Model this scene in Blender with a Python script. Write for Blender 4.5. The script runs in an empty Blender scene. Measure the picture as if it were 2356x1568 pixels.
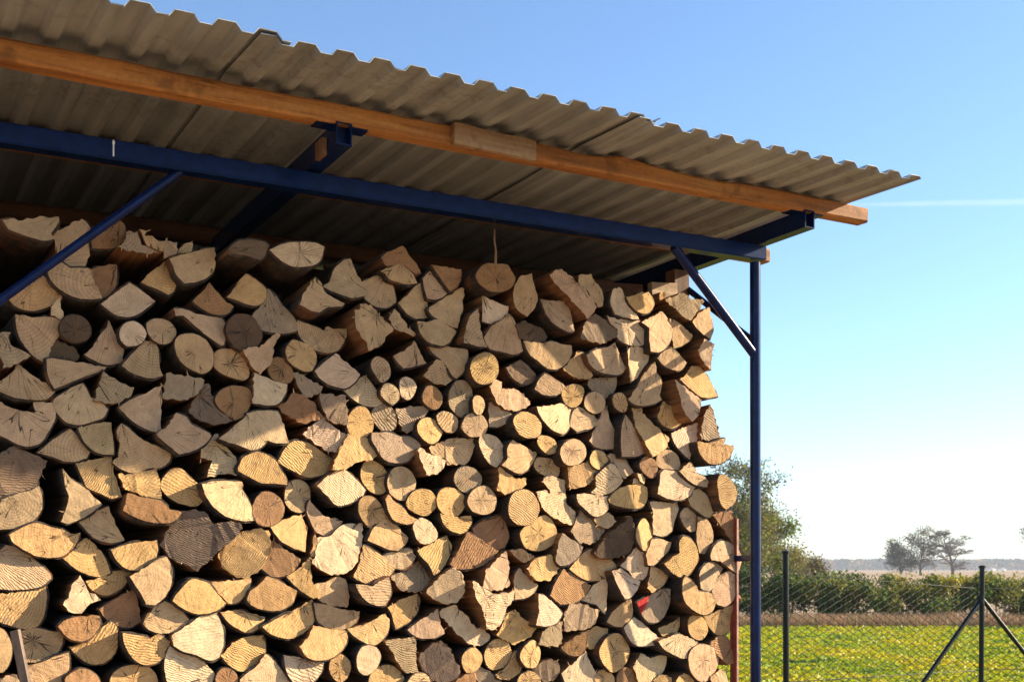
import bpy, bmesh, math, random
import numpy as np
from mathutils import Vector, Matrix, noise as mnoise

random.seed(11); rng = np.random.default_rng(11)
SC = bpy.context.scene
COL = SC.collection

# ---------------------------------------------------------------- camera, sky, sun, exposure
EYE = 1.6
YAW = math.radians(60.17)                 # angle between the view axis and the length of the shed
CA, SA = math.cos(YAW), math.sin(YAW)
cam = bpy.data.cameras.new('camera'); camo = bpy.data.objects.new('camera', cam); COL.objects.link(camo)
camo.location = (0, 0, EYE)
camo.rotation_euler = (math.radians(90), 0, YAW - math.radians(90))
cam.sensor_width = 36; cam.lens = 36 * 2600 / 2356
cam.shift_y = 0.2224
cam.clip_start = 0.05; cam.clip_end = 60000
cam.dof.use_dof = True; cam.dof.focus_distance = 4.1; cam.dof.aperture_fstop = 9.0
SC.camera = camo

SUN = Vector((1.0, -0.30, 0.445)).normalized()
EL = math.asin(SUN.z); AZ = math.atan2(SUN.x, SUN.y)
w = bpy.data.worlds.new('World'); SC.world = w; w.use_nodes = True
nt = w.node_tree; bg = nt.nodes['Background']
sky = nt.nodes.new('ShaderNodeTexSky'); sky.sky_type = 'NISHITA'; sky.sun_disc = False
sky.sun_elevation = EL; sky.sun_rotation = AZ
sky.air_density = 1.0; sky.dust_density = 0.15; sky.ozone_density = 4.0
nt.links.new(sky.outputs[0], bg.inputs[0]); bg.inputs[1].default_value = 0.097
sl = bpy.data.lights.new('sun', 'SUN'); sl.energy = 5.0; sl.angle = math.radians(0.53); sl.color = (1.0, 0.84, 0.60)
so = bpy.data.objects.new('sun', sl); COL.objects.link(so)
so.rotation_euler = SUN.to_track_quat('Z', 'Y').to_euler()
so.location = SUN * 50
SC.view_settings.view_transform = 'Standard'; SC.view_settings.look = 'None'
SC.view_settings.gamma = 1; SC.view_settings.exposure = 1.47
SC.render.engine = 'CYCLES'
SC.cycles.max_bounces = 8; SC.cycles.diffuse_bounces = 4; SC.cycles.transparent_max_bounces = 16
SC.cycles.use_denoising = True

# ---------------------------------------------------------------- helpers
def far(D, lat, z=0.0):
    """point D metres ahead of the eye and lat metres to its right"""
    return Vector((CA * D + SA * lat, SA * D - CA * lat, z))

def nodes(name):
    m = bpy.data.materials.new(name); m.use_nodes = True
    t = m.node_tree; b = t.nodes['Principled BSDF']
    return m, t, b

class G:
    """tiny node builder"""
    def __init__(s, t): s.t = t
    def n(s, typ, **kw):
        x = s.t.nodes.new(typ)
        for k, v in kw.items():
            if k.startswith('i_'):
                key = k[2:]; key = int(key) if key.isdigit() else key
                x.inputs[key].default_value = v
            else: setattr(x, k, v)
        return x
    def l(s, a, b): s.t.links.new(a, b)
    def math(s, op, a, b=None, c=None):
        x = s.t.nodes.new('ShaderNodeMath'); x.operation = op
        for i, v in enumerate((a, b, c)):
            if v is None: continue
            if isinstance(v, (int, float)): x.inputs[i].default_value = v
            else: s.l(v, x.inputs[i])
        return x.outputs[0]
    def ramp(s, v, stops, interp='LINEAR'):
        x = s.t.nodes.new('ShaderNodeValToRGB'); r = x.color_ramp; r.interpolation = interp
        while len(r.elements) < len(stops): r.elements.new(0.5)
        for e, (p, c) in zip(r.elements, stops):
            e.position = p; e.color = (c, c, c, 1) if isinstance(c, (int, float)) else (*c, 1)
        s.l(v, x.inputs[0]); return x.outputs[0]
    def mix(s, f, a, b, mode='MIX'):
        x = s.t.nodes.new('ShaderNodeMix'); x.data_type = 'RGBA'; x.blend_type = mode
        for sock, v in ((x.inputs[0], f), (x.inputs[6], a), (x.inputs[7], b)):
            if isinstance(v, (int, float)): sock.default_value = v
            elif isinstance(v, tuple): sock.default_value = (*v, 1) if len(v) == 3 else v
            else: s.l(v, sock)
        return x.outputs[2]
    def noise(s, vec, scale, detail=3, rough=0.55, dist=0.0):
        x = s.t.nodes.new('ShaderNodeTexNoise'); x.inputs['Scale'].default_value = scale
        x.inputs['Detail'].default_value = detail; x.inputs['Roughness'].default_value = rough
        x.inputs['Distortion'].default_value = dist
        if vec is not None: s.l(vec, x.inputs['Vector'])
        return x.outputs['Fac']
    def bump(s, h, strength, dist, prev=None):
        x = s.t.nodes.new('ShaderNodeBump'); x.inputs['Distance'].default_value = dist
        if isinstance(strength, (int, float)): x.inputs['Strength'].default_value = strength
        else: s.l(strength, x.inputs['Strength'])
        s.l(h, x.inputs['Height'])
        if prev is not None: s.l(prev, x.inputs['Normal'])
        return x.outputs[0]
    def obj(s): return s.t.nodes.new('ShaderNodeTexCoord').outputs['Object']
    def scale(s, v, xyz, loc=None):
        x = s.t.nodes.new('ShaderNodeMapping'); x.inputs['Scale'].default_value = xyz
        s.l(v, x.inputs['Vector'])
        if loc is not None: s.l(loc, x.inputs['Location'])
        return x.outputs[0]

def mesh(name, V, F, mats, smooth=False, midx=None):
    me = bpy.data.meshes.new(name)
    me.from_pydata([tuple(v) for v in V], [], F)
    for m in (mats if isinstance(mats, (list, tuple)) else [mats]): me.materials.append(m)
    if midx is not None: me.polygons.foreach_set('material_index', midx)
    if smooth: me.polygons.foreach_set('use_smooth', [True] * len(me.polygons))
    me.update(); return me

def link(name, me, parent=None, loc=None):
    o = bpy.data.objects.new(name, me); COL.objects.link(o)
    if loc is not None: o.location = loc
    if parent is not None: o.parent = parent
    return o

def empty(name, loc=(0, 0, 0)):
    o = bpy.data.objects.new(name, None); COL.objects.link(o); o.location = loc; o.empty_display_size = .1
    return o

def tag(o, label=None, cat=None, group=None, kind=None):
    if label: o['label'] = label
    if cat: o['category'] = cat
    if group: o['group'] = group
    if kind: o['kind'] = kind
    return o

def wloc(o):
    v = Vector()
    while o is not None: v = v + o.location; o = o.parent
    return v

class MB:
    """collects boxes, beams and tubes in one mesh"""
    def __init__(s): s.V = []; s.F = []; s.M = []
    def add(s, V, F, m=0):
        b = len(s.V); s.V += [Vector(v) for v in V]; s.F += [tuple(i + b for i in f) for f in F]; s.M += [m] * len(F)
    def box(s, x0, x1, y0, y1, z0, z1, m=0):
        V = [(x0,y0,z0),(x1,y0,z0),(x1,y1,z0),(x0,y1,z0),(x0,y0,z1),(x1,y0,z1),(x1,y1,z1),(x0,y1,z1)]
        s.add(V, [(0,3,2,1),(4,5,6,7),(0,1,5,4),(1,2,6,5),(2,3,7,6),(3,0,4,7)], m)
    def beam(s, a, b, wdt, hgt, up=(0,0,1), segs=1, jit=0.0, seed=0):
        """rectangular bar from a to b: wdt across, hgt along up; jit roughens its long edges"""
        a = Vector(a); b = Vector(b); d = (b - a).normalized(); u = Vector(up); side = d.cross(u).normalized(); u = side.cross(d).normalized()
        base = len(s.V); r = random.Random(seed)
        for i in range(segs + 1):
            p = a.lerp(b, i / segs)
            for (sx, sz) in ((-1,-1),(1,-1),(1,1),(-1,1)):
                j = jit * (mnoise.noise(Vector((i * .37 + seed, sx * 3.1, sz * 2.7))) if jit else 0)
                s.V.append(p + side * (sx * wdt / 2 + j * sx) + u * (sz * hgt / 2 + j * sz * 1.3))
        for i in range(segs):
            for k in range(4):
                s.F.append((base + i*4 + k, base + i*4 + (k+1) % 4, base + (i+1)*4 + (k+1) % 4, base + (i+1)*4 + k)); s.M.append(0)
        e = base + segs * 4
        s.F += [(base+3, base+2, base+1, base), (e, e+1, e+2, e+3)]; s.M += [0, 0]
    def tube(s, pts, rads, sides=12, cap=True):
        pts = [Vector(p) for p in pts]; base = len(s.V); n = len(pts)
        if isinstance(rads, (int, float)): rads = [rads] * n
        for i, p in enumerate(pts):
            d = (pts[min(i+1, n-1)] - pts[max(i-1, 0)]).normalized()
            ref = Vector((0,0,1)) if abs(d.z) < .9 else Vector((1,0,0))
            a = d.cross(ref).normalized(); b = a.cross(d)
            for k in range(sides):
                t = 2*math.pi*k/sides
                s.V.append(p + (a*math.cos(t) + b*math.sin(t)) * rads[i])
        for i in range(n-1):
            for k in range(sides):
                s.F.append((base+i*sides+k, base+i*sides+(k+1)%sides, base+(i+1)*sides+(k+1)%sides, base+(i+1)*sides+k)); s.M.append(0)
        if cap:
            s.F += [tuple(base+k for k in range(sides))[::-1], tuple(base+(n-1)*sides+k for k in range(sides))]; s.M += [0, 0]
    def build(s, name, mats, parent=None, smooth=False, bevel=0.0):
        V = s.V
        loc = wloc(parent)
        V = [v - loc for v in V]
        me = mesh(name, V, s.F, mats, smooth, s.M)
        o = link(name, me, parent)
        bm = bmesh.new(); bm.from_mesh(me)
        bmesh.ops.recalc_face_normals(bm, faces=bm.faces)
        if bevel: bmesh.ops.bevel(bm, geom=[e for e in bm.edges if len(e.link_faces) == 2 and e.calc_face_angle(0) > .6], offset=bevel, segments=2, affect='EDGES', clamp_overlap=True)
        bm.to_mesh(me); bm.free()
        if smooth:
            me.set_sharp_from_angle(angle=math.radians(40))
        return o

# ---------------------------------------------------------------- materials
def mat_plain(name, col, rough=.6, spec=.4, metal=0.0, noise_amt=.15, nscale=25, bump=.0):
    m, t, b = nodes(name); g = G(t); c = g.obj()
    f = g.noise(c, nscale, 4)
    k = g.ramp(f, [(.3, 1 - noise_amt), (.7, 1 + noise_amt)])
    x = g.mix(1.0, col, k, 'MULTIPLY'); g.l(x, b.inputs['Base Color'])
    b.inputs['Roughness'].default_value = rough; b.inputs['Specular IOR Level'].default_value = spec; b.inputs['Metallic'].default_value = metal
    if bump: g.l(g.bump(f, bump, .004), b.inputs['Normal'])
    return m

def mat_end_grain():
    """cut end of a log: annual rings, drying cracks, saw ridges; tone and saw strength come from the object's colour"""
    m, t, b = nodes('cut_wood_end'); g = G(t); c = g.obj()
    oi = t.nodes.new('ShaderNodeObjectInfo'); rnd = oi.outputs['Random']; tone = oi.outputs['Color']; saw = oi.outputs['Alpha']
    r100 = g.math('MULTIPLY', rnd, 97.0)
    cv = g.n('ShaderNodeCombineXYZ'); g.l(r100, cv.inputs[0]); g.l(g.math('MULTIPLY', rnd, 31.0), cv.inputs[2])
    off = g.n('ShaderNodeVectorMath', operation='ADD'); g.l(c, off.inputs[0]); g.l(cv.outputs[0], off.inputs[1]); P = off.outputs[0]
    sp = g.n('ShaderNodeSeparateXYZ'); g.l(c, sp.inputs[0]); X, Z = sp.outputs[0], sp.outputs[2]
    wob = g.noise(P, 18, 3)
    r = g.math('SQRT', g.math('ADD', g.math('MULTIPLY', X, X), g.math('MULTIPLY', Z, Z)))
    rr = g.math('ADD', r, g.math('MULTIPLY', wob, .012))
    ring = g.math('SINE', g.math('MULTIPLY', rr, g.math('MULTIPLY_ADD', g.math('FRACT', g.math('MULTIPLY', rnd, 7.0)), 850.0, 560.0)))
    ring01 = g.math('MULTIPLY_ADD', ring, .5, .5)
    ang = g.math('ARCTAN2', Z, X)
    av = g.n('ShaderNodeCombineXYZ'); g.l(g.math('MULTIPLY', ang, 1.5), av.inputs[0]); g.l(g.math('MULTIPLY', r, 2.2), av.inputs[1]); g.l(r100, av.inputs[2])
    ck = g.noise(av.outputs[0], 1.9, 1.0)
    wid = g.math('DIVIDE', .00042, g.math('MAXIMUM', r, .012))
    crack = g.math('LESS_THAN', g.math('ABSOLUTE', g.math('SUBTRACT', ck, .5)), wid)
    gate = g.ramp(g.noise(P, 8, 1), [(.43, 0), (.48, 1)])
    crack = g.math('MULTIPLY', crack, gate)
    rayv = g.n('ShaderNodeCombineXYZ'); g.l(g.math('MULTIPLY', ang, 22.0), rayv.inputs[0]); g.l(g.math('MULTIPLY', r, 20.0), rayv.inputs[1]); g.l(r100, rayv.inputs[2])
    ray = g.noise(rayv.outputs[0], 1.3, 3)
    big = g.noise(P, 9, 5, .65); med = g.noise(P, 42, 5, .6); fine = g.noise(P, 420, 4, .7)
    stain = g.ramp(g.noise(P, 12, 4, .6, .6), [(.60, 0), (.74, 1)])
    # saw ridges, each log at its own angle
    th = g.math('MULTIPLY_ADD', rnd, 1.9, .75)
    s1 = g.math('ADD', g.math('MULTIPLY', X, g.math('COSINE', th)), g.math('MULTIPLY', Z, g.math('SINE', th)))
    s2 = g.math('ADD', s1, g.math('MULTIPLY', g.noise(P, 12, 3), .036))
    s2 = g.math('ADD', s2, g.math('MULTIPLY', g.noise(P, 70, 2), .006))
    ridge = g.math('SINE', g.math('MULTIPLY', s2, g.math('MULTIPLY_ADD', g.math('FRACT', g.math('MULTIPLY', rnd, 13.0)), 520.0, 560.0)))
    ridge_amp = g.math('MULTIPLY_ADD', g.noise(P, 22, 3), 2.4, -.65)
    ridge = g.math('MULTIPLY', ridge, g.math('MAXIMUM', ridge_amp, 0.1))
    # colour
    col = g.mix(1.0, tone, g.ramp(big, [(.3, (.78, .76, .74)), (.5, (1, 1, 1)), (.72, (1.12, 1.10, 1.06))]), 'MULTIPLY')
    col = g.mix(g.math('MULTIPLY_ADD', g.math('FRACT', g.math('MULTIPLY', rnd, 29.0)), .85, .1), col, g.ramp(ring01, [(0, (.80, .75, .68)), (1, (1.07, 1.06, 1.04))]), 'MULTIPLY')
    col = g.mix(1.0, col, g.ramp(ray, [(.3, .88), (.7, 1.08)]), 'MULTIPLY')
    col = g.mix(1.0, col, g.ramp(med, [(.3, .86), (.7, 1.1)]), 'MULTIPLY')
    col = g.mix(1.0, col, g.ramp(fine, [(.25, .78), (.6, 1.08)]), 'MULTIPLY')
    heart = g.ramp(rr, [(.0, 1), (.035, 0)])
    col = g.mix(g.math('MULTIPLY', heart, g.ramp(rnd, [(.3, 0), (.8, .35)])), col, (.36, .19, .08))
    col = g.mix(g.math('MULTIPLY', stain, g.ramp(rnd, [(.2, 0), (.9, .6)])), col, (.10, .085, .075))
    col = g.mix(g.math('MULTIPLY', crack, .85), col, (.03, .018, .01))
    at = g.n('ShaderNodeAttribute', attribute_type='OBJECT', attribute_name='red_paint')
    paint = g.math('MULTIPLY', at.outputs['Fac'], g.ramp(g.math('SUBTRACT', g.math('MULTIPLY', Z, 1.0), g.math('MULTIPLY_ADD', wob, .05, g.math('MULTIPLY', X, 1.6))), [(.045, 0), (.07, 1)]))
    col = g.mix(paint, col, (.42, .018, .014))
    g.l(col, b.inputs['Base Color']); b.inputs['Roughness'].default_value = .82; b.inputs['Specular IOR Level'].default_value = .25
    n1 = g.bump(big, .22, .028)
    n2 = g.bump(med, .5, .006, n1)
    n3 = g.bump(ridge, g.math('MULTIPLY_ADD', saw, .58, .03), .0042, n2)
    n4 = g.bump(g.math('SUBTRACT', fine, g.math('MULTIPLY', crack, 2.0)), .65, .0016, n3)
    g.l(n4, b.inputs['Normal'])
    return m

def mat_split():
    """torn side of a split log, fibres running along its length"""
    m, t, b = nodes('split_wood_side'); g = G(t); c = g.obj()
    oi = t.nodes.new('ShaderNodeObjectInfo')
    cv = g.n('ShaderNodeCombineXYZ'); g.l(g.math('MULTIPLY', oi.outputs['Random'], 57.0), cv.inputs[0])
    st = g.noise(g.scale(c, (60, 4, 60), cv.outputs[0]), 1.0, 5, .6)
    b2 = g.noise(g.scale(c, (12, 2, 12), cv.outputs[0]), 1.0, 3)
    col = g.ramp(st, [(.28, (.10, .04, .013)), (.5, (.25, .11, .038)), (.75, (.40, .215, .085))])
    col = g.mix(1.0, col, g.ramp(b2, [(.3, .72), (.7, 1.12)]), 'MULTIPLY')
    col = g.mix(.35, col, oi.outputs['Color'], 'MULTIPLY')
    g.l(col, b.inputs['Base Color']); b.inputs['Roughness'].default_value = .8
    g.l(g.bump(st, .8, .006), b.inputs['Normal'])
    return m

def mat_bark():
    m, t, b = nodes('bark'); g = G(t); c = g.obj()
    oi = t.nodes.new('ShaderNodeObjectInfo')
    cv = g.n('ShaderNodeCombineXYZ'); g.l(g.math('MULTIPLY', oi.outputs['Random'], 57.0), cv.inputs[0])
    f = g.noise(g.scale(c, (40, 12, 40), cv.outputs[0]), 1.0, 6, .65)
    pt = g.ramp(g.noise(g.scale(c, (10, 6, 10), cv.outputs[0]), 1.0, 4), [(.56, 0), (.64, 1)])
    col = g.ramp(f, [(.3, (.010, .007, .005)), (.5, (.036, .023, .015)), (.72, (.085, .06, .042))])
    col = g.mix(pt, col, (.13, .05, .018))
    g.l(col, b.inputs['Base Color']); b.inputs['Roughness'].default_value = .9
    g.l(g.bump(f, .9, .008), b.inputs['Normal'])
    return m

def mat_timber(name, axis, base, dark, lite):
    """sawn timber, grain along the axis (0 x, 1 y, 2 z)"""
    m, t, b = nodes(name); g = G(t); c = g.obj()
    s = [26, 26, 26]; s[axis] = 1.6
    st = g.noise(g.scale(c, tuple(s)), 1.0, 6, .6, .3)
    s2 = [5, 5, 5]; s2[axis] = 1.3
    bl = g.noise(g.scale(c, tuple(s2)), 1.0, 4)
    kn = g.ramp(g.noise(c, 9, 3), [(.63, 0), (.70, 1)])
    s3 = [70, 70, 70]; s3[axis] = 1.1
    chk = g.ramp(g.math('ABSOLUTE', g.math('SUBTRACT', g.noise(g.scale(c, tuple(s3)), 1.0, 2), .5)), [(.004, 1), (.016, 0)])
    chk = g.math('MULTIPLY', chk, g.ramp(g.noise(c, 4, 2), [(.5, 0), (.6, 1)]))
    sp = g.noise(c, 60, 4, .7)
    col = g.ramp(st, [(.3, dark), (.52, base), (.75, lite)])
    col = g.mix(1.0, col, g.ramp(bl, [(.3, .72), (.7, 1.15)]), 'MULTIPLY')
    col = g.mix(1.0, col, g.ramp(sp, [(.3, .8), (.65, 1.08)]), 'MULTIPLY')
    col = g.mix(g.math('MULTIPLY', kn, .5), col, tuple(v * .35 for v in dark))
    col = g.mix(g.math('MULTIPLY', chk, .75), col, tuple(v * .25 for v in dark))
    g.l(col, b.inputs['Base Color']); b.inputs['Roughness'].default_value = .75
    g.l(g.bump(g.math('ADD', st, g.math('MULTIPLY', sp, .5)), .6, .004), b.inputs['Normal'])
    return m

def mat_sheet():
    """weathered fibre roofing sheet with grime along the hollows and lichen at the eave"""
    m, t, b = nodes('roofing_sheet'); g = G(t); c = g.obj()
    st = g.noise(g.scale(c, (22, 1.2, 22)), 1.0, 5, .6)
    bl = g.noise(c, 3.2, 5, .6); sp = g.noise(c, 90, 3, .7)
    col = g.ramp(st, [(.3, (.25, .275, .295)), (.65, (.40, .425, .45))])
    col = g.mix(1.0, col, g.ramp(bl, [(.30, .82), (.6, 1.05)]), 'MULTIPLY')
    sx = g.n('ShaderNodeSeparateXYZ'); g.l(c, sx.inputs[0])
    lich = g.math('MULTIPLY', g.ramp(g.noise(c, 26, 4, .7), [(.5, 0), (.62, 1)]), g.ramp(g.noise(c, 2.6, 2), [(.46, 0), (.6, 1)]))
    col = g.mix(g.math('MULTIPLY', lich, .32), col, (.10, .085, .05))
    col = g.mix(g.math('MULTIPLY', g.ramp(sp, [(.66, 0), (.72, 1)]), .5), col, (.06, .05, .04))
    g.l(col, b.inputs['Base Color']); b.inputs['Roughness'].default_value = .6; b.inputs['Specular IOR Level'].default_value = .3
    b.inputs['Transmission Weight'].default_value = 0
    g.l(g.bump(st, .15, .004), b.inputs['Normal'])
    return m

M_END, M_SPLIT, M_BARK = mat_end_grain(), mat_split(), mat_bark()
M_BLUE = mat_plain('blue_paint', (.0024, .012, .066), .26, .20, 0, .30, 28, .10)
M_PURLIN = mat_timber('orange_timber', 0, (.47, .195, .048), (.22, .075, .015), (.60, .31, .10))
M_SPLINT = mat_plain('torn_fibre', (.52, .33, .16), .8, .2)
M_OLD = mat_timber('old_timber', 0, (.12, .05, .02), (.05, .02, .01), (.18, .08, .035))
M_OFFCUT = mat_timber('offcut_timber', 0, (.42, .27, .15), (.20, .11, .055), (.55, .40, .26))
M_POSTWOOD = mat_timber('weathered_timber', 2, (.20, .095, .042), (.09, .04, .018), (.32, .20, .11))
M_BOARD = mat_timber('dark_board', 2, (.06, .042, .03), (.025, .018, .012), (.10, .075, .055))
M_STAKE = mat_plain('rust_red_paint', (.26, .055, .035), .6, .3, .0, .3, 40, .1)
M_SHEET = mat_sheet()
M_SLAT = mat_timber('stake_board', 2, (.17, .115, .08), (.08, .05, .035), (.30, .21, .15))

# ---------------------------------------------------------------- the shed
SLOPE = .0191                              # the shed climbs a little towards its right end
def zs(z, x): return EYE - .010 + z + SLOPE * (x - 3.02)

shed = empty('woodshed', (3.012, 3.344, 0))
bpy.context.view_layer.update()
tag(shed, 'open blue steel woodshed with corrugated roof sheets over the log stack', 'shed')

def pipe(name, pts, r, mat=None, parent=None):
    mb = MB(); mb.tube(pts, r, 16); return mb.build(name, mat or M_BLUE, parent or shed, smooth=True)

YB = 3.344
p_right = pipe('post', [(3.012, YB, 0), (3.008, YB, zs(1.2, 3.01))], .0205)
p_left = pipe('post', [(-.62, YB, 0), (-.62, YB, zs(1.2, -.62))], .0205)
mb = MB(); mb.beam((-1.0, YB, zs(1.236, -1.0)), (3.045, YB, zs(1.236, 3.045)), .055, .056)
beam = mb.build('beam', M_BLUE, shed, bevel=.004)
mb = MB(); mb.box(.607, .611, YB - .0290, YB - .0274, zs(1.216, .6), zs(1.262, .6)); mb.box(.606, .6125, YB - .0292, YB - .0274, zs(1.25, .6), zs(1.258, .6))
drip = mb.build('paint_drip', mat_plain('white_paint', (.75, .76, .78), .5, .4), beam)
pipe('brace', [(2.612, YB, zs(1.212, 2.6)), (3.0, YB, 1.6 + .835)], .0175)
pipe('brace', [(.80, YB, zs(1.212, .8)), (-.60, YB, 1.6 - .10)], .0125)
pipe('brace', [(3.03, YB + .52, zs(1.25, 3.03)), (3.012, YB + .01, 1.6 + .885)], .013)

def rafter(x):
    """box section rafter with an open front end"""
    y0, y1 = 3.078, 5.0; z0, z1 = zs(1.270, x), zs(1.336, x); t = .004; hw = .024
    mb = MB()
    mb.box(x - hw, x - hw + t, y0, y1, z0, z1); mb.box(x + hw - t, x + hw, y0, y1, z0, z1)
    mb.box(x - hw + t, x + hw - t, y0, y1, z0, z0 + t); mb.box(x - hw + t, x + hw - t, y0, y1, z1 - t, z1 - .001)
    mb.box(x - hw + t, x + hw - t, y0 + .03, y0 + .034, z0 + t, z1 - t)  # plate added inside so that the open end reads dark
    r = mb.build('rafter', M_BLUE, shed)
    c = MB(); c.box(x - hw - .055, x - hw, y0 + .015, y0 + .065, z1 - .007, z1 - .002); c.build('bracket', M_BLUE, r)
    c = MB(); c.box(x + hw, x + hw + .055, y0 + .012, y0 + .06, z1 - .008, z1 - .003); c.build('bracket', M_BLUE, r)
    return r
rafter(3.035); rafter(1.205); rafter(-.62)
mb = MB(); mb.beam((1.172, 3.15, zs(1.285, 1.18)), (1.172, 3.21, zs(1.285, 1.18)), .014, .05)
mb.build('shim', M_POSTWOOD, shed)

def waney(name, x0, x1, y, z, h, d, seed, mat, bulge=None):
    """sawn purlin with slightly waney edges and a real end grain face"""
    V = []; F = []; n = int((x1 - x0) / .03); r = random.Random(seed)
    for i in range(n + 1):
        x = x0 + (x1 - x0) * i / n
        e = mnoise.noise(Vector((x * 1.6, seed, 0))) * .006; e2 = mnoise.noise(Vector((x * 2.1, seed, 9))) * .005; e3 = mnoise.noise(Vector((x * 9, seed, 4))) * .0018
        top = z + h + e + e3 + (bulge(x) if bulge else 0); bot = z + e2 * .6
        zz = SLOPE * (x - 3.02) + EYE - .010
        ch = .006 + .004 * mnoise.noise(Vector((x * 3, seed, 5)))
        prof = [(-d/2, bot + ch), (-d/2 + ch, bot), (d/2, bot), (d/2, top), (-d/2 + ch, top), (-d/2, top - ch * 1.3)]
        for (py, pz) in prof: V.append((x + (0 if 0 < i < n else r.uniform(-.002, .002)), y + py + e * .5, pz + zz))
    k = 6
    for i in range(n):
        for j in range(k): F.append((i*k + j, i*k + (j+1) % k, (i+1)*k + (j+1) % k, (i+1)*k + j))
    F.append(tuple(range(k))[::-1]); F.append(tuple(n*k + j for j in range(k)))
    loc = wloc(shed)
    me = mesh(name, [Vector(v) - loc for v in V], F, mat)
    bm = bmesh.new(); bm.from_mesh(me); bmesh.ops.recalc_face_normals(bm, faces=bm.faces); bm.to_mesh(me); bm.free()
    return link(name, me, shed)
bul = lambda x: .012 * math.exp(-((x - 2.20) / .07) ** 2) - .010 * math.exp(-((x - 2.05) / .10) ** 2) - .008 * math.exp(-((x - 2.55) / .2) ** 2)
pur = waney('purlin', -1.0, 3.338, 3.105, 1.331, .058, .052, 3, M_PURLIN, bul)
waney('purlin', -1.0, 3.42, 3.735, 1.337, .058, .052, 8, M_PURLIN)
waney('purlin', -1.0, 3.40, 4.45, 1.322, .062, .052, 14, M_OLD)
mb = MB(); mb.beam((1.553, 3.105 - .026 - .011, zs(1.360, 1.55)), (1.842, 3.105 - .026 - .011, zs(1.352, 1.84)), .020, .062, segs=8, jit=.002, seed=5)
off = mb.build('offcut_board', M_OFFCUT, pur)

S3 = 3.272
# corrugated sheets, trapezoid waves 108 mm wide and 18 mm deep
def sheet(xa, xb, lift, seed, ref=3.1346, pitch=.1083):
    n0 = []; x = xa
    prof = []
    k0 = math.floor((xa - ref) / pitch) - 1
    for k in range(k0, k0 + 18):
        c = ref + k * pitch
        for dx, hh in ((-.037, 0), (-.0225, .018), (.0225, .018), (.037, 0)):
            prof.append((c + dx, hh))
    pts = []
    def hat(x):
        for (a, ha), (b, hb) in zip(prof, prof[1:]):
            if a <= x <= b: return ha + (hb - ha) * (x - a) / (b - a)
        return 0
    pts.append((xa, hat(xa)))
    pts += [p for p in prof if xa + .004 < p[0] < xb - .004]
    pts.append((xb, hat(xb)))
    rr = random.Random(seed)
    ys = [2.774 + rr.uniform(-.004, .004), 2.80, 3.1, 3.45, 3.735, 4.1, 4.45, 5.0]
    V = []; F = []; m = len(pts)
    for s in (0, 1):
        for y in ys:
            sag = -.004 * abs(math.sin((y - 3.105) / .63 * math.pi)) if y > 3.1 else -(.009 + (.0072) * (S3 - pts[0][0])) * (3.05 - min(y, 3.05)) / .276
            for (px, h) in pts:
                ed = .0015 * mnoise.noise(Vector((px * 8, y * 2, seed)))
                V.append((px, y + (rr.uniform(-.0012, .0012) if y == ys[0] else 0), zs(1.3945 + h + lift + (sag if y > 3.05 else -(.009 + (.0072) * (S3 - px)) * (3.05 - y) / .276) + ed + s * .0022, px)))
    N = len(ys) * m
    for i in range(len(ys) - 1):
        for j in range(m - 1):
            a = i*m + j
            F.append((a, a + m, a + m + 1, a + 1)); F.append((N + a, N + a + 1, N + a + m + 1, N + a + m))
    for j in range(m - 1):
        F.append((j, j + 1, N + j + 1, N + j)); a = (len(ys) - 1) * m + j; F.append((a + 1, a, N + a, N + a + 1))
    for i in range(len(ys) - 1):
        a = i*m; F.append((a + m, a, N + a, N + a + m)); a = i*m + m - 1; F.append((a, a + m, N + a + m, N + a))
    loc = shed.location
    me = mesh('roof_sheet', [Vector(v) - loc for v in V], F, M_SHEET)
    bm = bmesh.new(); bm.from_mesh(me); bmesh.ops.recalc_face_normals(bm, faces=bm.faces); bm.to_mesh(me); bm.free()
    return link('roof_sheet', me, shed)
S3 = 3.272
sheet(2.035, S3, 0.0, 1)
sheet(.866, 2.118, .010, 2, .9871, .1043)
sheet(-.348, .945, .020, 3, .7783, .1040)
sheet(-1.2, -.265, .030, 4, -.30, .1040)

# timber at the closed back and the right end
mb = MB(); mb.beam((3.055, 3.80, 0), (2.985, 3.80, zs(1.268, 2.98)), .075, .06, up=(0, 1, 0), segs=20, jit=.002, seed=4)
mb.build('back_post', M_POSTWOOD, shed)
for i in range(26):
    x0 = -1.2 + i * .172; mb = MB()
    mb.beam((x0 + .083, 4.97 + (i % 2) * .024, 0), (x0 + .083, 4.97 + (i % 2) * .024, zs(1.395 - (.0 if i % 3 else .006), x0)), (.182 if i % 2 else .170), .022, up=(0, 1, 0))
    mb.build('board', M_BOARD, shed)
mb = MB(); mb.beam((2.45, 3.95, zs(1.165, 2.6)), (2.90, 3.94, zs(1.185, 2.9)), .03, .09, segs=6, jit=.002, seed=9)
mb.build('rail', M_OLD, shed)
mb = MB(); mb.beam((2.70, 3.61, 1.6 + 1.100), (2.825, 3.61, 1.6 + 1.108), .03, .066, segs=4, jit=.002, seed=12)
mb.build('offcut_board', M_OFFCUT, shed)
for i in range(7):  # end boards, mostly unseen, added to keep light out of the shed
    mb = MB(); y_ = 3.90 + i * .155
    for_x = 3.10 + (i % 2) * .023
    mb.beam((for_x, y_ + .08, 0), (for_x, y_ + .08, zs(1.36, 3.0)), .165, .02, up=(1, 0, 0)); mb.build('board', M_BOARD, shed)
    mb = MB(); mb.beam((-1.15 - (i % 2) * .023, y_ + .08, 0), (-1.15 - (i % 2) * .023, y_ + .08, zs(1.36, -1.1)), .165, .02, up=(1, 0, 0)); mb.build('board', M_BOARD, shed)
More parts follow.
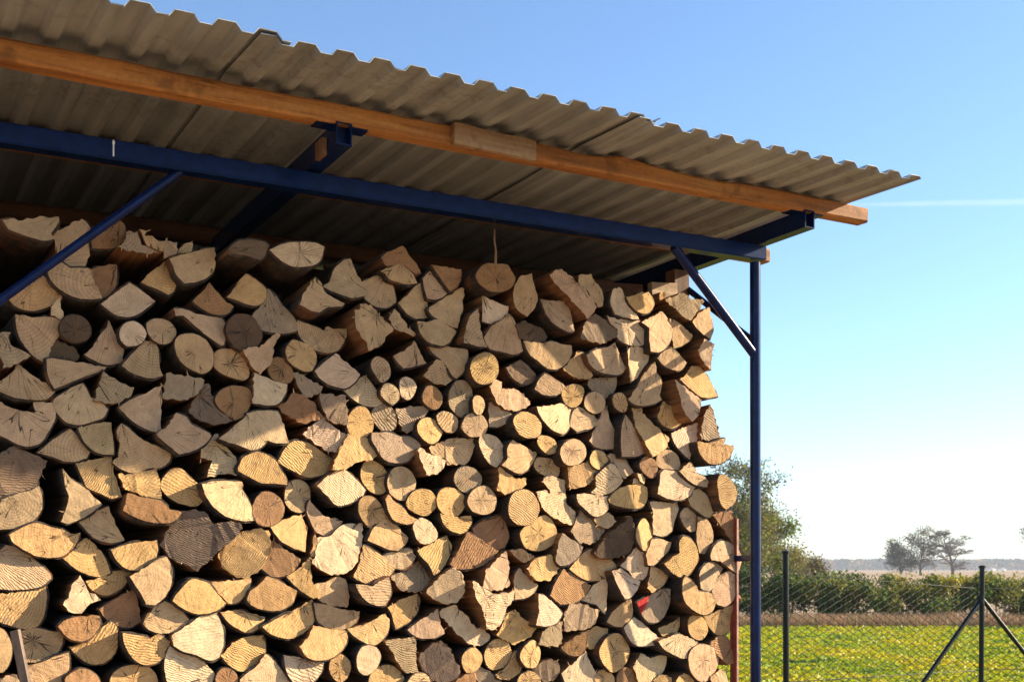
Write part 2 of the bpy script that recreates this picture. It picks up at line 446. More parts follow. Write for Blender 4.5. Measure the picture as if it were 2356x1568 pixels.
mb = MB(); mb.beam((1.6, 4.30, zs(1.21, 1.6)), (2.97, 4.30, zs(1.21, 2.97)), .025, .09, segs=12, jit=.003, seed=19)
mb.build('rail', M_OLD, shed)
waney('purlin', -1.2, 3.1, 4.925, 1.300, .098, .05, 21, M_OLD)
# angle iron stake that holds the right end of the stack, with its bolt and the strut to the post
mb = MB(); xs_, ys_ = 3.056, 3.505
mb.box(xs_ - .004, xs_, ys_, ys_ + .024, 0, 1.6 + .205); mb.box(xs_ - .016, xs_ - .004, ys_ + .020, ys_ + .024, 0, 1.6 + .198)
stake = mb.build('stake', M_STAKE, shed, bevel=.0012)
mb = MB(); mb.box(xs_ - .0042, xs_ + .0035, ys_ - .006, ys_ - .0005, 0, 1.6 + .203)
mb.build('lit_lip', mat_plain('sunlit_red_edge', (.50, .27, .21), .6, .3, 0, .35, 60), stake)  # paler red than the stake: its sunlit edge put into the colour
mb = MB(); mb.tube([(xs_ - .002, ys_ + .014, 1.6 - .118), (xs_ + .022, ys_ + .014, 1.6 - .118)], .014, 6); mb.tube([(xs_ - .012, ys_ + .014, 1.6 - .118), (xs_ + .03, ys_ + .014, 1.6 - .118)], .006, 8)
mb.build('bolt', M_STAKE, stake)
mb = MB(); mb.beam((xs_ - .002, ys_ + .02, 1.6 + .042), (3.012, YB + .012, 1.6 + .042), .006, .024); mb.build('strut', M_BLUE, shed)

# ---------------------------------------------------------------- the split logs
TONE = {'p': (.68, .475, .285), 'y': (.60, .365, .155), 'n': (.54, .355, .19), 'k': (.57, .365, .20), 'o': (.36, .19, .085), 'g': (.37, .26, .155), 'd': (.13, .078, .042), 'b': (.22, .145, .092)}

def smooth_outline(P, kind, r):
    """returns the outline with rounded arcs and chipped straight edges, and a flag per edge: 1 where bark sits"""
    P = [Vector(p) for p in P]; n = len(P)
    area = sum(P[i].x * P[(i+1) % n].y - P[(i+1) % n].x * P[i].y for i in range(n))
    if area < 0: P = P[::-1]
    dim = max((a - b).length for a in P for b in P)
    turn = []
    for i in range(n):
        a = P[i] - P[i-1]; b = P[(i+1) % n] - P[i]
        turn.append(math.atan2(a.x*b.y - a.y*b.x, a.dot(b)))
    sharp = [abs(t) > {'r': 2.0, 'h': .78, 'q': .72, 's': .55}[kind] or t < -.35 for t in turn]
    if kind == 'r': sharp = [False] * n
    out = []; bark = []
    for i in range(n):
        j = (i + 1) % n; a, b = P[i], P[j]; L = (b - a).length
        if kind == 'r': bk = 1
        elif kind in 'qh':
            bk = 1 if L < .38 * dim and ((.03 < turn[i] < .80 and not sharp[i]) or (.03 < turn[j] < .80 and not sharp[j])) else 0
            nz_ = -(b - a).x / max(L, 1e-6)
            if not bk and nz_ < -.30 and L < .60 * dim and (turn[i] < .9 or turn[j] < .9): bk = 1
        else: bk = 0
        m = max(1, int(round(L / .011)))
        ta = (b - P[i-1]) * .5 if not sharp[i] else (b - a)
        tb = (P[(j+1) % n] - a) * .5 if not sharp[j] else (b - a)
        la = L / max(ta.length, 1e-6); lb = L / max(tb.length, 1e-6); ta = ta * min(1, la); tb = tb * min(1, lb)
        d = (b - a).normalized(); nr = Vector((d.y, -d.x))
        for q in range(m):
            t = q / m; t2, t3 = t*t, t*t*t
            p = a*(2*t3 - 3*t2 + 1) + ta*(t3 - 2*t2 + t) + b*(-2*t3 + 3*t2) + tb*(t3 - t2)
            amp = .0010 if bk else (.0032 if kind != 's' else .0042)
            p = p + nr * (r.uniform(-1, 1) * amp * (1 if q else .3))
            out.append(p); bark.append(bk)
    return out, bark, dim

def build_log(rec, idx):
    kind, tone, saw, red, (cx, cy, cz), (tx, tz), flat, label = rec
    r = random.Random(idx * 7 + 5)
    P = [(flat[i] / 1000, flat[i+1] / 1000) for i in range(0, len(flat), 2)]
    out, bark, dim = smooth_outline(P, kind, r)
    # the heart of the tree is where the rings centre: the apex of a wedge, the middle of a round
    if kind == 'q':
        nb = [i for i in range(len(out)) if not bark[i]]
        hb = [out[i] for i in range(len(out)) if bark[i]]
        if nb and hb:
            mid = sum((p for p in hb), Vector((0, 0))) / len(hb)
            heart = max((out[i] for i in nb), key=lambda p: (p - mid).length)
        else: heart = max(out, key=lambda p: p.y)
    elif kind == 'h':
        hb = [out[i] for i in range(len(out)) if not bark[i]] or out
        heart = sum(hb, Vector((0, 0))) / len(hb)
    elif kind == 's': heart = Vector((r.uniform(-.06, .06), r.uniform(.02, .09)))
    else: heart = Vector((r.uniform(-.006, .006), r.uniform(-.006, .006)))
    yaw, pit = r.gauss(0, .022), r.gauss(0, .018); L = r.uniform(.86, .98)
    n = len(out); V = []; F = []; MI = []
    base_y = cy
    def fy(p): return tx * p.x + tz * p.y
    hx, hz = heart.x, heart.y; oy = fy(heart)
    rough = .0016 if kind in 'rqh' else .004
    fr = []
    # front rim, a hair chamfered, then body rings
    for p in out:
        e = r.uniform(-rough, rough) * .5
        V.append((p.x - hx, fy(p) - oy + e, p.y - hz))
    cen = sum(out, Vector((0, 0))) / n
    rings = [(.004, 1.012), (.06, 1.0), (.22, .995), (.50, .985), (L, .97)]
    for k, (y, s) in enumerate(rings):
        for i, p in enumerate(out):
            q = cen + (p - cen) * s
            wv = 0 if bark[i] else .003 * mnoise.noise(Vector((i * .5, y * 6, idx * 3.3))) * (k > 0)
            V.append((q.x - hx + yaw * y + wv, fy(p) - oy + y, q.y - hz + pit * y + wv))
    F.append(tuple(range(n))); MI.append(0)
    for k in range(len(rings)):
        for i in range(n):
            j = (i + 1) % n; a = k * n; b = (k + 1) * n
            F.append((a + i, b + i, b + j, a + j)); MI.append(1)
    F.append(tuple(len(rings) * n + i for i in range(n))[::-1]); MI.append(1)
    me = mesh('log', V, F, [M_END, M_SPLIT], False, MI)
    bm = bmesh.new(); bm.from_mesh(me)
    face = [f for f in bm.faces if len(f.verts) == n and f.material_index == 0]
    bmesh.ops.triangulate(bm, faces=face, quad_method='BEAUTY', ngon_method='BEAUTY')
    bmesh.ops.recalc_face_normals(bm, faces=bm.faces)
    bm.to_mesh(me); bm.free()
    o = link('log', me, None, (cx + hx, cy + oy, cz + hz))
    j = r.uniform(.90, 1.08); c = TONE[tone]
    o.color = (c[0]*j, c[1]*j*r.uniform(.97, 1.03), c[2]*j*r.uniform(.92, 1.08), r.uniform(.35, 1) if saw else r.uniform(0, .2))
    if red: o['red_paint'] = 1.0
    tag(o, label, 'log', 'split logs in the stack')
    if kind in 'sq':
        for _ in range(r.choice([0, 1, 1, 2, 3] if kind == 's' else [0, 0, 1, 2])):
            i = r.randrange(n)
            if bark[i]: continue
            q0 = out[i]; d = (out[(i+1) % n] - out[i-1]).normalized(); nr = Vector((d.y, -d.x))
            a = r.uniform(-.9, .9); dd = nr * math.cos(a) + d * math.sin(a); Ls = r.uniform(.006, .022); ws = r.uniform(.0012, .0028)
            base = Vector((cx + q0.x, cy + fy(q0) + .003, cz + q0.y)) - Vector((nr.x, 0, nr.y)) * .003
            SPL.append((base, Vector((dd.x * Ls, r.uniform(-.6, .1) * Ls, dd.y * Ls)), Vector((d.x, 0, d.y)) * ws))
    # bark: a shell of its own along the arcs
    if any(bark):
        th = .0028 if kind == 'r' else .0058
        if tone == 'd': th *= 1.2
        nrm = []
        for i in range(n):
            d = out[(i+1) % n] - out[i-1]; d.normalize(); nrm.append(Vector((d.y, -d.x)))
        BV = []; BF = []
        use = [bark[i] or bark[i-1] for i in range(n)]
        lay = [(.0035, 0), (.0045, 1), (.06, 1), (.22, 1), (.5, 1), (L, 1), (L, 0)]
        mp = {}
        for i in range(n):
            if not use[i]: continue
            mp[i] = len(BV)
            for (y, s) in lay:
                sc_ = np.interp(y, [0, .06, .22, .5, L], [1.0, 1.0, .995, .985, .97])
                q = cen + (out[i] - cen) * sc_
                tt = th * (1 + .6 * mnoise.noise(Vector((i * .35, y * 8, idx * 1.7)))) if s else -.002
                edge = 1.0 if bark[i] and bark[i-1] else .25
                q = q + nrm[i] * tt * (edge if s else 1)
                BV.append((q.x - hx + yaw * y, fy(out[i]) - oy + y + (r.uniform(-.0015, .0025) if y < .005 else 0), q.y - hz + pit * y))
        m = len(lay)
        for i in range(n):
            j = (i + 1) % n
            if bark[i] and i in mp and j in mp:
                for k in range(m - 1): BF.append((mp[i] + k, mp[i] + k + 1, mp[j] + k + 1, mp[j] + k))
        if BF:
            bme = mesh('bark', BV, BF, M_BARK, True)
            bme.set_sharp_from_angle(angle=math.radians(50))
            bo = link('bark', bme, o)
    return o

SPL = []
LOGS = [
 ('q','n',0,0,(0.422,3.445,2.57),(0.094,0.151),(-87,1,-56,11,-45,7,18,33,29,31,63,38,62,21,40,-14,49,-29,20,-40,-15,-36,-72,-23),'big half log with torn top edge, in the top left corner of the stack'),
 ('q','n',0,0,(0.541,3.514,2.552),(0.129,0.041),(-67,21,16,79,35,65,47,40,44,7,27,-57,12,-71,-52,-60,-59,-22),'tan wedge-shaped log just above the broad log under the left brace'),
 ('q','o',0,0,(0.636,3.507,2.587),(0.049,0.001),(-53,-3,-34,27,29,52,41,39,43,10,32,-13,15,-30,-17,-39,-53,-42),'brown wedge-shaped log just left of the saddle-topped log'),
 ('s','g',0,0,(0.708,3.469,2.564),(0.298,0.111),(-36,30,-2,39,6,16,9,1,32,-1,80,-3,55,-13,5,-23,-39,-26,-64,-20,-42,1),'grey log with a hollow saddle-shaped top, in the top row near the left brace'),
 ('s','n',0,0,(0.745,3.472,2.585),(0.099,-0),(-35,25,-13,21,-19,8,3,11,21,0,39,-17,36,-29,-10,-22,-22,2),'tan blocky split log just right of the saddle-topped log'),
 ('s','n',0,0,(0.8,3.498,2.574),(-0.054,0.036),(-30,17,8,22,29,20,31,-4,16,-23,-12,-32,-14,-6,-26,7),'tan blocky split log, second one right of the saddle-topped log'),
 ('h','n',0,0,(0.521,3.485,2.445),(0.151,0.018),(-65,21,-52,36,-28,41,-1,28,46,36,57,34,67,4,90,-46,39,-56,5,-54,-32,-38,-55,-16,-64,7),'broad rounded tan log directly under the left blue brace'),
 ('q','o',0,0,(0.622,3.526,2.458),(0.074,0.03),(-41,26,-15,42,36,55,37,19,32,-11,12,-43,-9,-55,-19,-32,-33,-2),'brown wedge-shaped log just right of the broad log under the left brace'),
 ('h','y',0,0,(0.435,3.504,2.387),(0.098,-0.067),(-84,-15,-41,23,-1,63,17,57,37,36,66,18,63,-4,45,-18,18,-34,-11,-45,-37,-46,-66,-35),'yellow half log below the lower end of the left blue brace'),
 ('s','p',0,0,(0.49,3.503,2.353),(0.059,-0.066),(6,35,5,16,15,-18,7,-28,-20,-19,-13,13),'pale blocky split log just below and right of the yellow log below the brace'),
 ('q','p',0,0,(0.695,3.516,2.403),(0.152,-0.009),(-87,-20,-43,21,-3,56,15,48,48,29,76,13,44,-17,19,-37,-14,-49,-50,-45),'pale wedge-shaped log just above the left round twin'),
 ('q','y',0,0,(0.789,3.514,2.481),(0.13,0.152),(-66,-19,-33,20,13,64,27,49,40,28,43,-2,32,-34,16,-46,-17,-34,-53,-25),'yellow wedge-shaped log just below and right of the saddle-topped log'),
 ('q','k',0,0,(0.447,3.511,2.27),(0.068,0.003),(-72,57,-17,56,19,61,52,57,56,31,39,-3,24,-36,22,-61,12,-76,-20,-60,-46,-33,-66,6),'large pinkish fan-shaped log at upper left, beside a small black round one'),
 ('r','d',0,0,(0.536,3.499,2.302),(0.103,0.045),(-41,11,-25,31,-2,40,25,34,41,15,42,-10,30,-30,1,-40,-29,-33,-41,-17),'smaller of the two nearly black round logs in the shade'),
 ('s','d',0,0,(0.508,3.51,2.237),(-0.039,0.105),(-24,31,2,23,32,6,42,-10,28,-29,-41,-26,-37,5),'very dark blocky split log just above the long pink wedge'),
 ('q','k',0,0,(0.63,3.518,2.266),(0.231,0.027),(3,76,10,61,28,29,48,1,43,-31,46,-47,-1,-59,-30,-55,-70,-37,-51,-18,-22,29,-2,53),'pinkish wedge-shaped log just below and left of the left round twin'),
 ('r','p',0,0,(0.694,3.494,2.302),(0.076,-0.028),(-31,15,-17,31,4,39,29,29,44,6,35,-19,19,-31,-13,-39,-31,-24,-36,-7),'left one of two small round logs sitting side by side in the shade'),
 ('r','n',0,0,(0.783,3.505,2.323),(0.112,-0.042),(-44,17,-26,31,-4,35,25,30,44,10,44,-10,26,-34,4,-41,-26,-31,-42,-8),'right one of two small round logs sitting side by side in the shade'),
 ('s','n',0,0,(0.361,3.487,2.22),(-0.054,0.211),(-28,49,2,53,-3,32,1,16,28,2,51,-12,24,-34,-21,-55,-23,-31,-29,-20),'tan blocky split log just left of the large pink fan'),
 ('q','n',0,0,(0.397,3.495,2.126),(0.027,0.121),(-66,0,-37,27,-13,59,8,42,40,20,85,-8,62,-35,19,-42,-28,-39,-66,-24),'tan wedge-shaped log just above the notched left edge log'),
 ('q','k',0,0,(0.518,3.488,2.178),(0.197,0.063),(-64,24,-52,28,-11,27,50,24,107,22,99,12,36,-19,-43,-60,-52,-45,-62,-11),'long pinkish wedge log pointing to the right, in the shade at left'),
 ('q','n',0,0,(0.739,3.507,2.231),(0.129,0.182),(0,61,20,62,34,50,39,24,39,-10,49,-44,23,-55,-10,-55,-46,-45,-74,-28,-51,2,-21,38),'tan wedge-shaped log just below and right of the left round twin'),
 ('s','g',0,0,(0.64,3.495,2.132),(0.064,-0.032),(-27,50,-3,36,25,21,62,11,54,-15,29,-31,-2,-44,-54,-38,-47,-13,-35,24),'grey blocky split log just below and right of the long pink wedge'),
 ('s','n',0,0,(0.858,3.513,2.584),(-0.086,0.05),(-6,14,23,19,21,4,6,-13,-23,-24,-19,-1),'tan blocky split log, second one left of the dark brown top row log'),
 ('q','n',0,0,(0.872,3.486,2.533),(0.194,0.112),(-72,2,-39,20,-14,30,21,46,41,56,75,66,72,-2,50,-31,14,-54,-29,-66,-53,-43,-60,-22),'tan wedge-shaped log just left of the dark brown top row log'),
 ('q','o',0,0,(0.941,3.508,2.428),(0.024,-0.015),(-12,61,9,36,35,13,66,-6,47,-29,20,-38,-14,-34,-44,-19,-64,-5,-40,22),'brown wedge-shaped log just above and left of the larger black round log'),
 ('h','b',0,0,(1.03,3.421,2.584),(0.055,0.065),(-67,-11,-38,18,-11,27,40,32,63,21,50,-12,34,-29,-4,-22,-65,-24),'dark brown log in the top row beside the big pale half log'),
 ('h','p',0,0,(1.196,3.426,2.593),(0.076,0.06),(-104,-3,-56,24,-15,36,51,45,82,36,71,-1,54,-23,16,-37,-29,-44,-65,-32),'big pale half log sticking out of the top row'),
 ('q','y',0,0,(1.06,3.509,2.472),(0.111,0.024),(-15,59,17,45,50,23,60,13,54,-15,25,-37,-7,-39,-47,-30,-79,-25,-55,7),'yellow wedge-shaped log just above the larger black round log'),
 ('q','g',0,0,(1.14,3.511,2.413),(0.087,0.059),(-22,81,0,67,26,33,55,9,75,-20,75,-44,29,-59,-21,-59,-53,-53,-84,-20,-52,15,-25,50),'grey wedge-shaped log just above and right of the larger black round log'),
 ('q','n',0,0,(1.28,3.459,2.469),(0.084,0.08),(-22,69,-4,52,8,26,49,4,80,-4,71,-15,19,-24,-11,-46,-44,-43,-79,-30,-63,12),'tan wedge-shaped log just above the notched shaded half log'),
 ('q','k',0,0,(0.909,3.504,2.359),(0.221,0.086),(-93,32,-59,34,-20,25,16,25,60,29,74,11,78,-12,68,-59,58,-63,10,-37,-32,-9,-63,13,-88,9),'pinkish wedge-shaped log just above the big shaded round log'),
 ('r','d',0,0,(1.036,3.498,2.346),(0.094,-0.073),(-56,15,-37,42,-6,53,22,49,46,28,59,3,54,-28,28,-48,-12,-58,-39,-42,-56,-14),'larger of the two nearly black round logs in the shade'),
 ('r','n',0,0,(0.882,3.5,2.266),(0.117,-0.091),(-62,21,-53,41,-27,53,3,54,34,42,54,17,61,-16,56,-42,29,-62,-2,-56,-36,-39,-55,-14),'large tan round log, the biggest round one in the shade'),
 ('r','y',0,0,(1.003,3.523,2.246),(-0.009,0.105),(-57,22,-43,38,-20,46,11,42,37,25,52,3,57,-28,43,-49,8,-48,-30,-36,-56,-15),'yellow round log just below the larger black round log'),
 ('s','k',0,0,(1.102,3.5,2.293),(0.182,0.026),(-73,-7,-44,4,-16,6,5,28,35,55,52,71,56,54,35,21,30,-7,24,-35,-14,-80,-33,-69,-53,-40),'pinkish Y-shaped log in the shade below the larger black round one'),
 ('r','o',0,0,(1.157,3.51,2.236),(-0.03,0.019),(-41,9,-29,32,-9,42,15,37,34,16,44,-11,34,-35,10,-42,-21,-36,-37,-14),'brown round log just below and right of the pink Y-shaped log'),
 ('h','n',0,0,(1.303,3.521,2.364),(0.042,0.09),(-90,41,-50,33,-13,24,6,16,13,31,47,28,88,35,85,4,62,-35,40,-51,5,-57,-32,-49,-69,-25,-85,5),'half log with a notch in its top edge, in the shade'),
 ('r','y',0,0,(1.224,3.503,2.291),(0.248,0.06),(-55,12,-40,34,-26,45,-4,43,32,34,54,15,57,-16,39,-47,16,-53,-19,-44,-50,-23),'yellow round log just below and left of the notched shaded half log'),
 ('q','p',0,0,(1.348,3.509,2.243),(0.035,-0.037),(-77,0,-41,34,-4,64,44,31,84,3,62,-27,28,-48,-32,-38,-62,-19),'pale wedge-shaped log just below the notched shaded half log'),
 ('s','g',0,0,(1.247,3.511,2.197),(0.083,0.022),(-48,35,-25,32,4,19,55,0,46,-25,-5,-45,-26,-16),'grey blocky split log, second one below the notched shaded half log'),
 ('s','g',0,0,(0.852,3.511,2.163),(-0.06,0.06),(-51,34,-17,33,23,29,63,22,56,-3,37,-27,11,-44,-64,-45,-56,0),'grey blocky split log just below the big shaded round log'),
 ('q','p',0,0,(1.119,3.495,2.168),(0.009,0.123),(-51,53,-24,42,7,31,58,23,49,-11,28,-40,-4,-50,-59,-47),'pale wedge-shaped log just below the pink Y-shaped log'),
 ('q','n',0,0,(1.383,3.511,2.549),(0.164,0.121),(-88,-32,-62,-9,-47,30,-6,72,19,81,34,48,57,9,83,-22,71,-35,28,-52,-13,-50,-70,-39),'tan wedge-shaped log just above and left of the tall pink block'),
 ('q','n',0,0,(1.505,3.526,2.529),(0.057,0.081),(-56,-24,-42,-3,-65,28,-29,48,30,73,52,37,62,0,63,-24,31,-47,-6,-50,-37,-38),'tan wedge-shaped log just above the tall pink block'),
 ('q','o',0,0,(1.581,3.502,2.636),(0.081,0.018),(-83,2,-51,30,5,56,28,26,56,1,70,-24,51,-31,27,-20,4,-3,-42,-16,-60,-21),'brown wedge-shaped log, third one above and right of the tall pink block'),
 ('q','n',0,0,(1.571,3.504,2.594),(0.066,-0.046),(-71,2,-40,20,10,42,33,23,52,10,69,-19,35,-28,7,-27,-39,-20,-53,-4),'tan wedge-shaped log, second one above and right of the tall pink block'),
 ('q','n',0,0,(1.704,3.515,2.575),(-0.011,0.101),(-41,21,-15,48,8,57,26,34,61,-13,27,-39,-1,-48,-26,-47,-36,-12),'tan wedge-shaped log, second one left of the twig-topped log'),
 ('q','o',0,0,(1.749,3.502,2.613),(0.077,0.06),(-62,30,-29,29,59,32,56,1,37,-34,10,-52,-21,-19,-48,13),'brown wedge-shaped log just left of the twig-topped log'),
 ('q','n',0,0,(1.647,3.529,2.513),(0.16,-0.076),(-75,-11,-42,16,-9,54,22,75,36,44,45,0,58,-37,24,-50,-10,-53,-45,-37),'tan wedge-shaped log just above and right of the tall pink block'),
 ('q','n',0,0,(1.774,3.519,2.507),(0.035,0.057),(-92,-13,-46,20,17,62,47,81,56,54,45,36,47,2,34,-26,23,-67,-6,-64,-44,-48,-76,-35),'tan wedge-shaped log just below and left of the twig-topped log'),
 ('s','k',0,0,(1.448,3.457,2.408),(0.141,-0.004),(-62,35,-44,37,-42,57,-1,61,22,46,33,28,45,26,87,-7,63,-32,40,-67,-10,-91,-15,-66,-51,-31,-60,3),'tall pinkish block sticking out of the shaded stack, with a bare orange side'),
 ('s','n',0,0,(1.592,3.511,2.422),(0.224,0.072),(-63,15,-37,56,4,19,11,-3,36,-12,51,-18,40,-28,5,-21,-44,-9),'tan blocky split log just right of the tall pink block'),
 ('q','n',1,0,(1.611,3.517,2.322),(0.005,-0.02),(-58,-2,-16,18,20,57,34,35,67,-15,16,-32,-20,-40,-42,-21),'tan wedge-shaped log just below and right of the tall pink block'),
 ('h','n',0,0,(1.712,3.508,2.416),(0.146,0.077),(-77,27,-30,33,10,47,40,37,84,13,57,-25,31,-43,1,-45,-43,-36,-69,-8),'tan half-round log just above and left of the bright lone round log'),
 ('q','k',0,0,(1.763,3.518,2.333),(-0.043,0.139),(-83,44,-67,54,-22,44,10,40,77,35,75,5,55,-45,25,-71,12,-65,-5,-37,-21,-12,-52,6),'pinkish wedge-shaped log just left of the bright lone round log'),
 ('r','n',1,0,(1.505,3.509,2.274),(0.132,0.139),(-38,5,-24,32,-5,38,22,29,37,1,32,-28,1,-50,-23,-26),'tan round log just below the tall pink block'),
 ('s','n',1,0,(1.727,3.518,2.278),(0.04,0.007),(-61,-14,-40,15,-11,47,12,45,41,10,55,-19,26,-42,-21,-40),'tan blocky split log just above and left of the rough grey oval'),
 ('q','p',1,0,(1.454,3.527,2.188),(0.011,0.223),(-76,3,-39,35,12,64,27,38,50,3,64,-32,23,-46,-11,-42,-48,-22),'pale wedge-shaped log, second one above and left of the boat-shaped grey log'),
 ('r','g',1,0,(1.534,3.502,2.19),(0.078,0.156),(-34,9,-12,34,11,32,33,15,38,-9,10,-39,-12,-30,-33,-11),'grey round log, second one above the boat-shaped grey log'),
 ('r','p',0,0,(1.606,3.512,2.216),(0.045,0.056),(-30,22,-7,37,20,29,33,7,19,-27,-5,-42,-29,-27),'pale round log, second one left of the rough grey oval'),
 ('r','o',0,0,(1.693,3.504,2.188),(-0.027,0.018),(-35,12,-15,39,13,37,37,13,37,-16,14,-40,-15,-32,-35,-13),'brown round log just left of the rough grey oval'),
 ('r','g',1,0,(1.806,3.512,2.197),(0.159,-0.043),(-35,37,-15,58,21,60,47,37,54,-13,39,-44,8,-68,-23,-53,-46,-30,-48,15),'grey oval log with a rough face, upper middle of the stack'),
 ('r','n',0,0,(1.871,3.496,2.176),(0.165,0.069),(-26,13,-7,32,19,24,26,-4,6,-35,-20,-29),'tan round log just right of the rough grey oval'),
 ('s','g',0,0,(1.34,3.503,2.132),(-0.046,-0.02),(-52,41,-4,40,-2,35,37,39,41,0,44,-56,7,-58,-22,-44,-47,2),'grey blocky split log, third one above and left of the boat-shaped grey log'),
 ('r','y',0,0,(1.429,3.508,2.086),(0.058,0.042),(-44,4,-28,37,7,55,33,42,49,10,45,-26,14,-49,-30,-47,-45,-24),'yellow round log just above and left of the boat-shaped grey log'),
 ('r','g',1,0,(1.522,3.521,2.109),(0.052,-0.013),(-47,12,-30,38,6,48,34,31,47,3,43,-30,2,-47,-16,-38,-38,-16),'grey round log just above the boat-shaped grey log'),
 ('s','g',1,0,(1.625,3.524,2.115),(0.05,-0.088),(-61,29,-15,38,66,46,60,22,38,-5,20,-35,-16,-54,-35,-43,-55,1),'grey blocky split log just above and right of the boat-shaped grey log'),
 ('r','o',0,0,(1.919,3.455,2.62),(-0,0.042),(-82,-4,-65,23,-37,43,3,47,48,49,60,29,76,10,67,-20,42,-41,1,-53,-35,-51,-71,-30),'brown six-sided log with a dry twig standing on it'),
 ('s','n',0,0,(2.067,3.5,2.584),(0.205,-0.154),(-62,-1,-52,35,-26,64,18,79,25,55,40,29,55,-1,46,-34,29,-54,12,-74,-23,-65,-59,-32),'tan blocky split log just below and right of the twig-topped log'),
 ('q','p',0,0,(1.949,3.518,2.519),(0.09,-0),(-55,45,-23,35,16,28,58,23,51,-3,25,-32,-14,-49,-57,-47),'pale wedge-shaped log just below the twig-topped log'),
 ('q','n',0,0,(1.855,3.486,2.43),(0.022,0.105),(-52,-47,-40,11,-20,53,14,84,17,28,25,-21,42,-53,15,-54),'tan wedge-shaped log just above the bright lone round log'),
 ('q','n',0,0,(2.213,3.504,2.527),(0.054,0.15),(-82,53,-26,54,33,54,48,24,54,-14,61,-51,36,-58,-13,-43,-42,-26,-66,5),'tan wedge-shaped log just below and left of the slanting top row block'),
 ('s','k',0,0,(2.243,3.47,2.612),(-0.011,0.095),(-92,51,-74,68,-39,78,-15,61,32,35,69,3,106,-45,82,-75,57,-94,38,-72,5,-42,-26,-14,-56,10,-81,33),'long pinkish block slanting down to the right, in the top row'),
 ('s','n',0,0,(2.372,3.525,2.646),(0.06,-0.053),(-68,43,-10,59,5,35,39,6,50,-27,47,-54,23,-60,-17,-17,-67,15),'tan blocky split log just right of the slanting top row block'),
 ('s','d',0,0,(2.099,3.518,2.457),(0.166,0.025),(-71,14,-38,37,-6,32,37,25,77,-7,55,-35,3,-35,-53,-31),'very dark blocky split log, second one below and left of the slanting top row block'),
 ('q','k',0,0,(1.981,3.506,2.425),(0.132,0.042),(-92,-13,-61,27,-16,60,21,89,47,63,59,25,72,-10,81,-40,44,-57,-5,-54,-63,-52,-80,-36),'pinkish wedge-shaped log just above and right of the bright lone round log'),
 ('h','k',0,0,(2.168,3.506,2.389),(0.014,0.038),(-111,30,-77,29,-29,31,10,42,54,35,98,34,97,2,74,-33,34,-58,-10,-60,-48,-37,-86,-15),'pinkish half-round log just below the slanting top row block'),
 ('s','b',0,0,(2.38,3.507,2.493),(0.097,0.17),(-83,-44,-68,4,-45,38,-3,63,39,45,103,8,91,-15,17,-49,-46,-49),'dark brown blocky split log just left of the large pale top right log'),
 ('q','b',0,0,(2.059,3.528,2.31),(0.027,0.042),(-62,12,-21,34,0,46,26,31,68,-6,50,-33,11,-44,-23,-32,-48,-9),'dark brown wedge-shaped log just right of the bright lone round log'),
 ('r','y',1,0,(1.876,3.466,2.301),(-0.031,0.091),(-52,6,-37,32,-13,49,15,55,42,46,56,15,51,-21,29,-48,-3,-59,-34,-53,-52,-22),'bright yellow round log catching the sun among shaded ones'),
 ('q','n',0,0,(2.171,3.506,2.267),(0.014,-0.081),(-66,-17,-51,16,-24,42,5,32,49,14,65,4,47,-23,8,-35,-31,-33),'tan wedge-shaped log, third one right of the bright lone round log'),
 ('s','y',1,0,(2.302,3.514,2.352),(0.082,0.189),(-76,-16,-51,15,-16,34,-8,55,30,57,45,26,47,-9,61,-31,35,-45,-12,-50,-53,-35),'yellow blocky split log, second one below and left of the large pale top right log'),
 ('r','y',0,0,(2.274,3.509,2.238),(-0.017,-0.031),(-51,0,-38,29,5,45,45,31,41,-4,29,-27,2,-42,-33,-32),'yellow round log, second one above the ridged round log'),
 ('r','n',0,0,(2.366,3.508,2.219),(0.038,-0.034),(-44,9,-29,32,8,43,41,27,51,1,38,-26,6,-39,-27,-31,-44,-14),'tan round log, second one above and right of the ridged round log'),
 ('s','n',0,0,(1.992,3.501,2.215),(0.139,-0.06),(-83,28,-66,52,-29,47,-30,24,33,27,84,1,101,-19,81,-37,36,-50,-5,-47,-50,-26,-64,-2),'tan blocky split log just below and right of the bright lone round log'),
 ('q','p',0,0,(2.494,3.51,2.604),(0.039,0.086),(-53,16,-41,49,-11,64,5,55,15,29,47,-10,78,-49,44,-53,10,-50,-37,-44,-54,-7),'pale wedge-shaped log just above the large pale top right log'),
 ('h','y',0,0,(2.586,3.505,2.617),(0.037,0.075),(-78,13,-14,33,31,49,50,30,58,9,47,-18,21,-37,-9,-40,-37,-32,-65,-8),'yellow half-round log just above and right of the large pale top right log'),
 ('s','y',0,0,(2.699,3.524,2.664),(-0.036,-0.113),(-12,11,11,16,13,-5,-12,-21),'yellow blocky split log just left of the rough top right log'),
 ('s','g',1,0,(2.805,3.518,2.642),(-0.149,0.287),(-89,12,-46,27,-1,50,18,35,33,21,80,28,87,18,51,-26,8,-69,-19,-57,-48,-26,-72,-11),'rough grey log at the top right corner of the stack, under the brace'),
 ('q','n',0,0,(2.893,3.51,2.574),(0.068,0.062),(-64,-3,-24,40,32,68,38,32,46,-12,30,-60,-7,-46,-49,-19),'tan wedge-shaped log just below and right of the rough top right log'),
 ('h','p',0,0,(2.521,3.518,2.513),(0.088,0.056),(-95,41,-68,36,-36,33,22,46,73,37,118,19,116,-23,74,-55,13,-60,-37,-48,-51,-33,-42,-7,-79,12),'large pale half log near the top right, beside a dark brown block'),
 ('q','k',0,0,(2.662,3.506,2.511),(0.093,0.179),(-80,32,-19,65,29,91,55,70,72,40,71,-5,38,-49,8,-71,-24,-80,-50,-79,-50,-28,-44,15),'pinkish wedge-shaped log just right of the large pale top right log'),
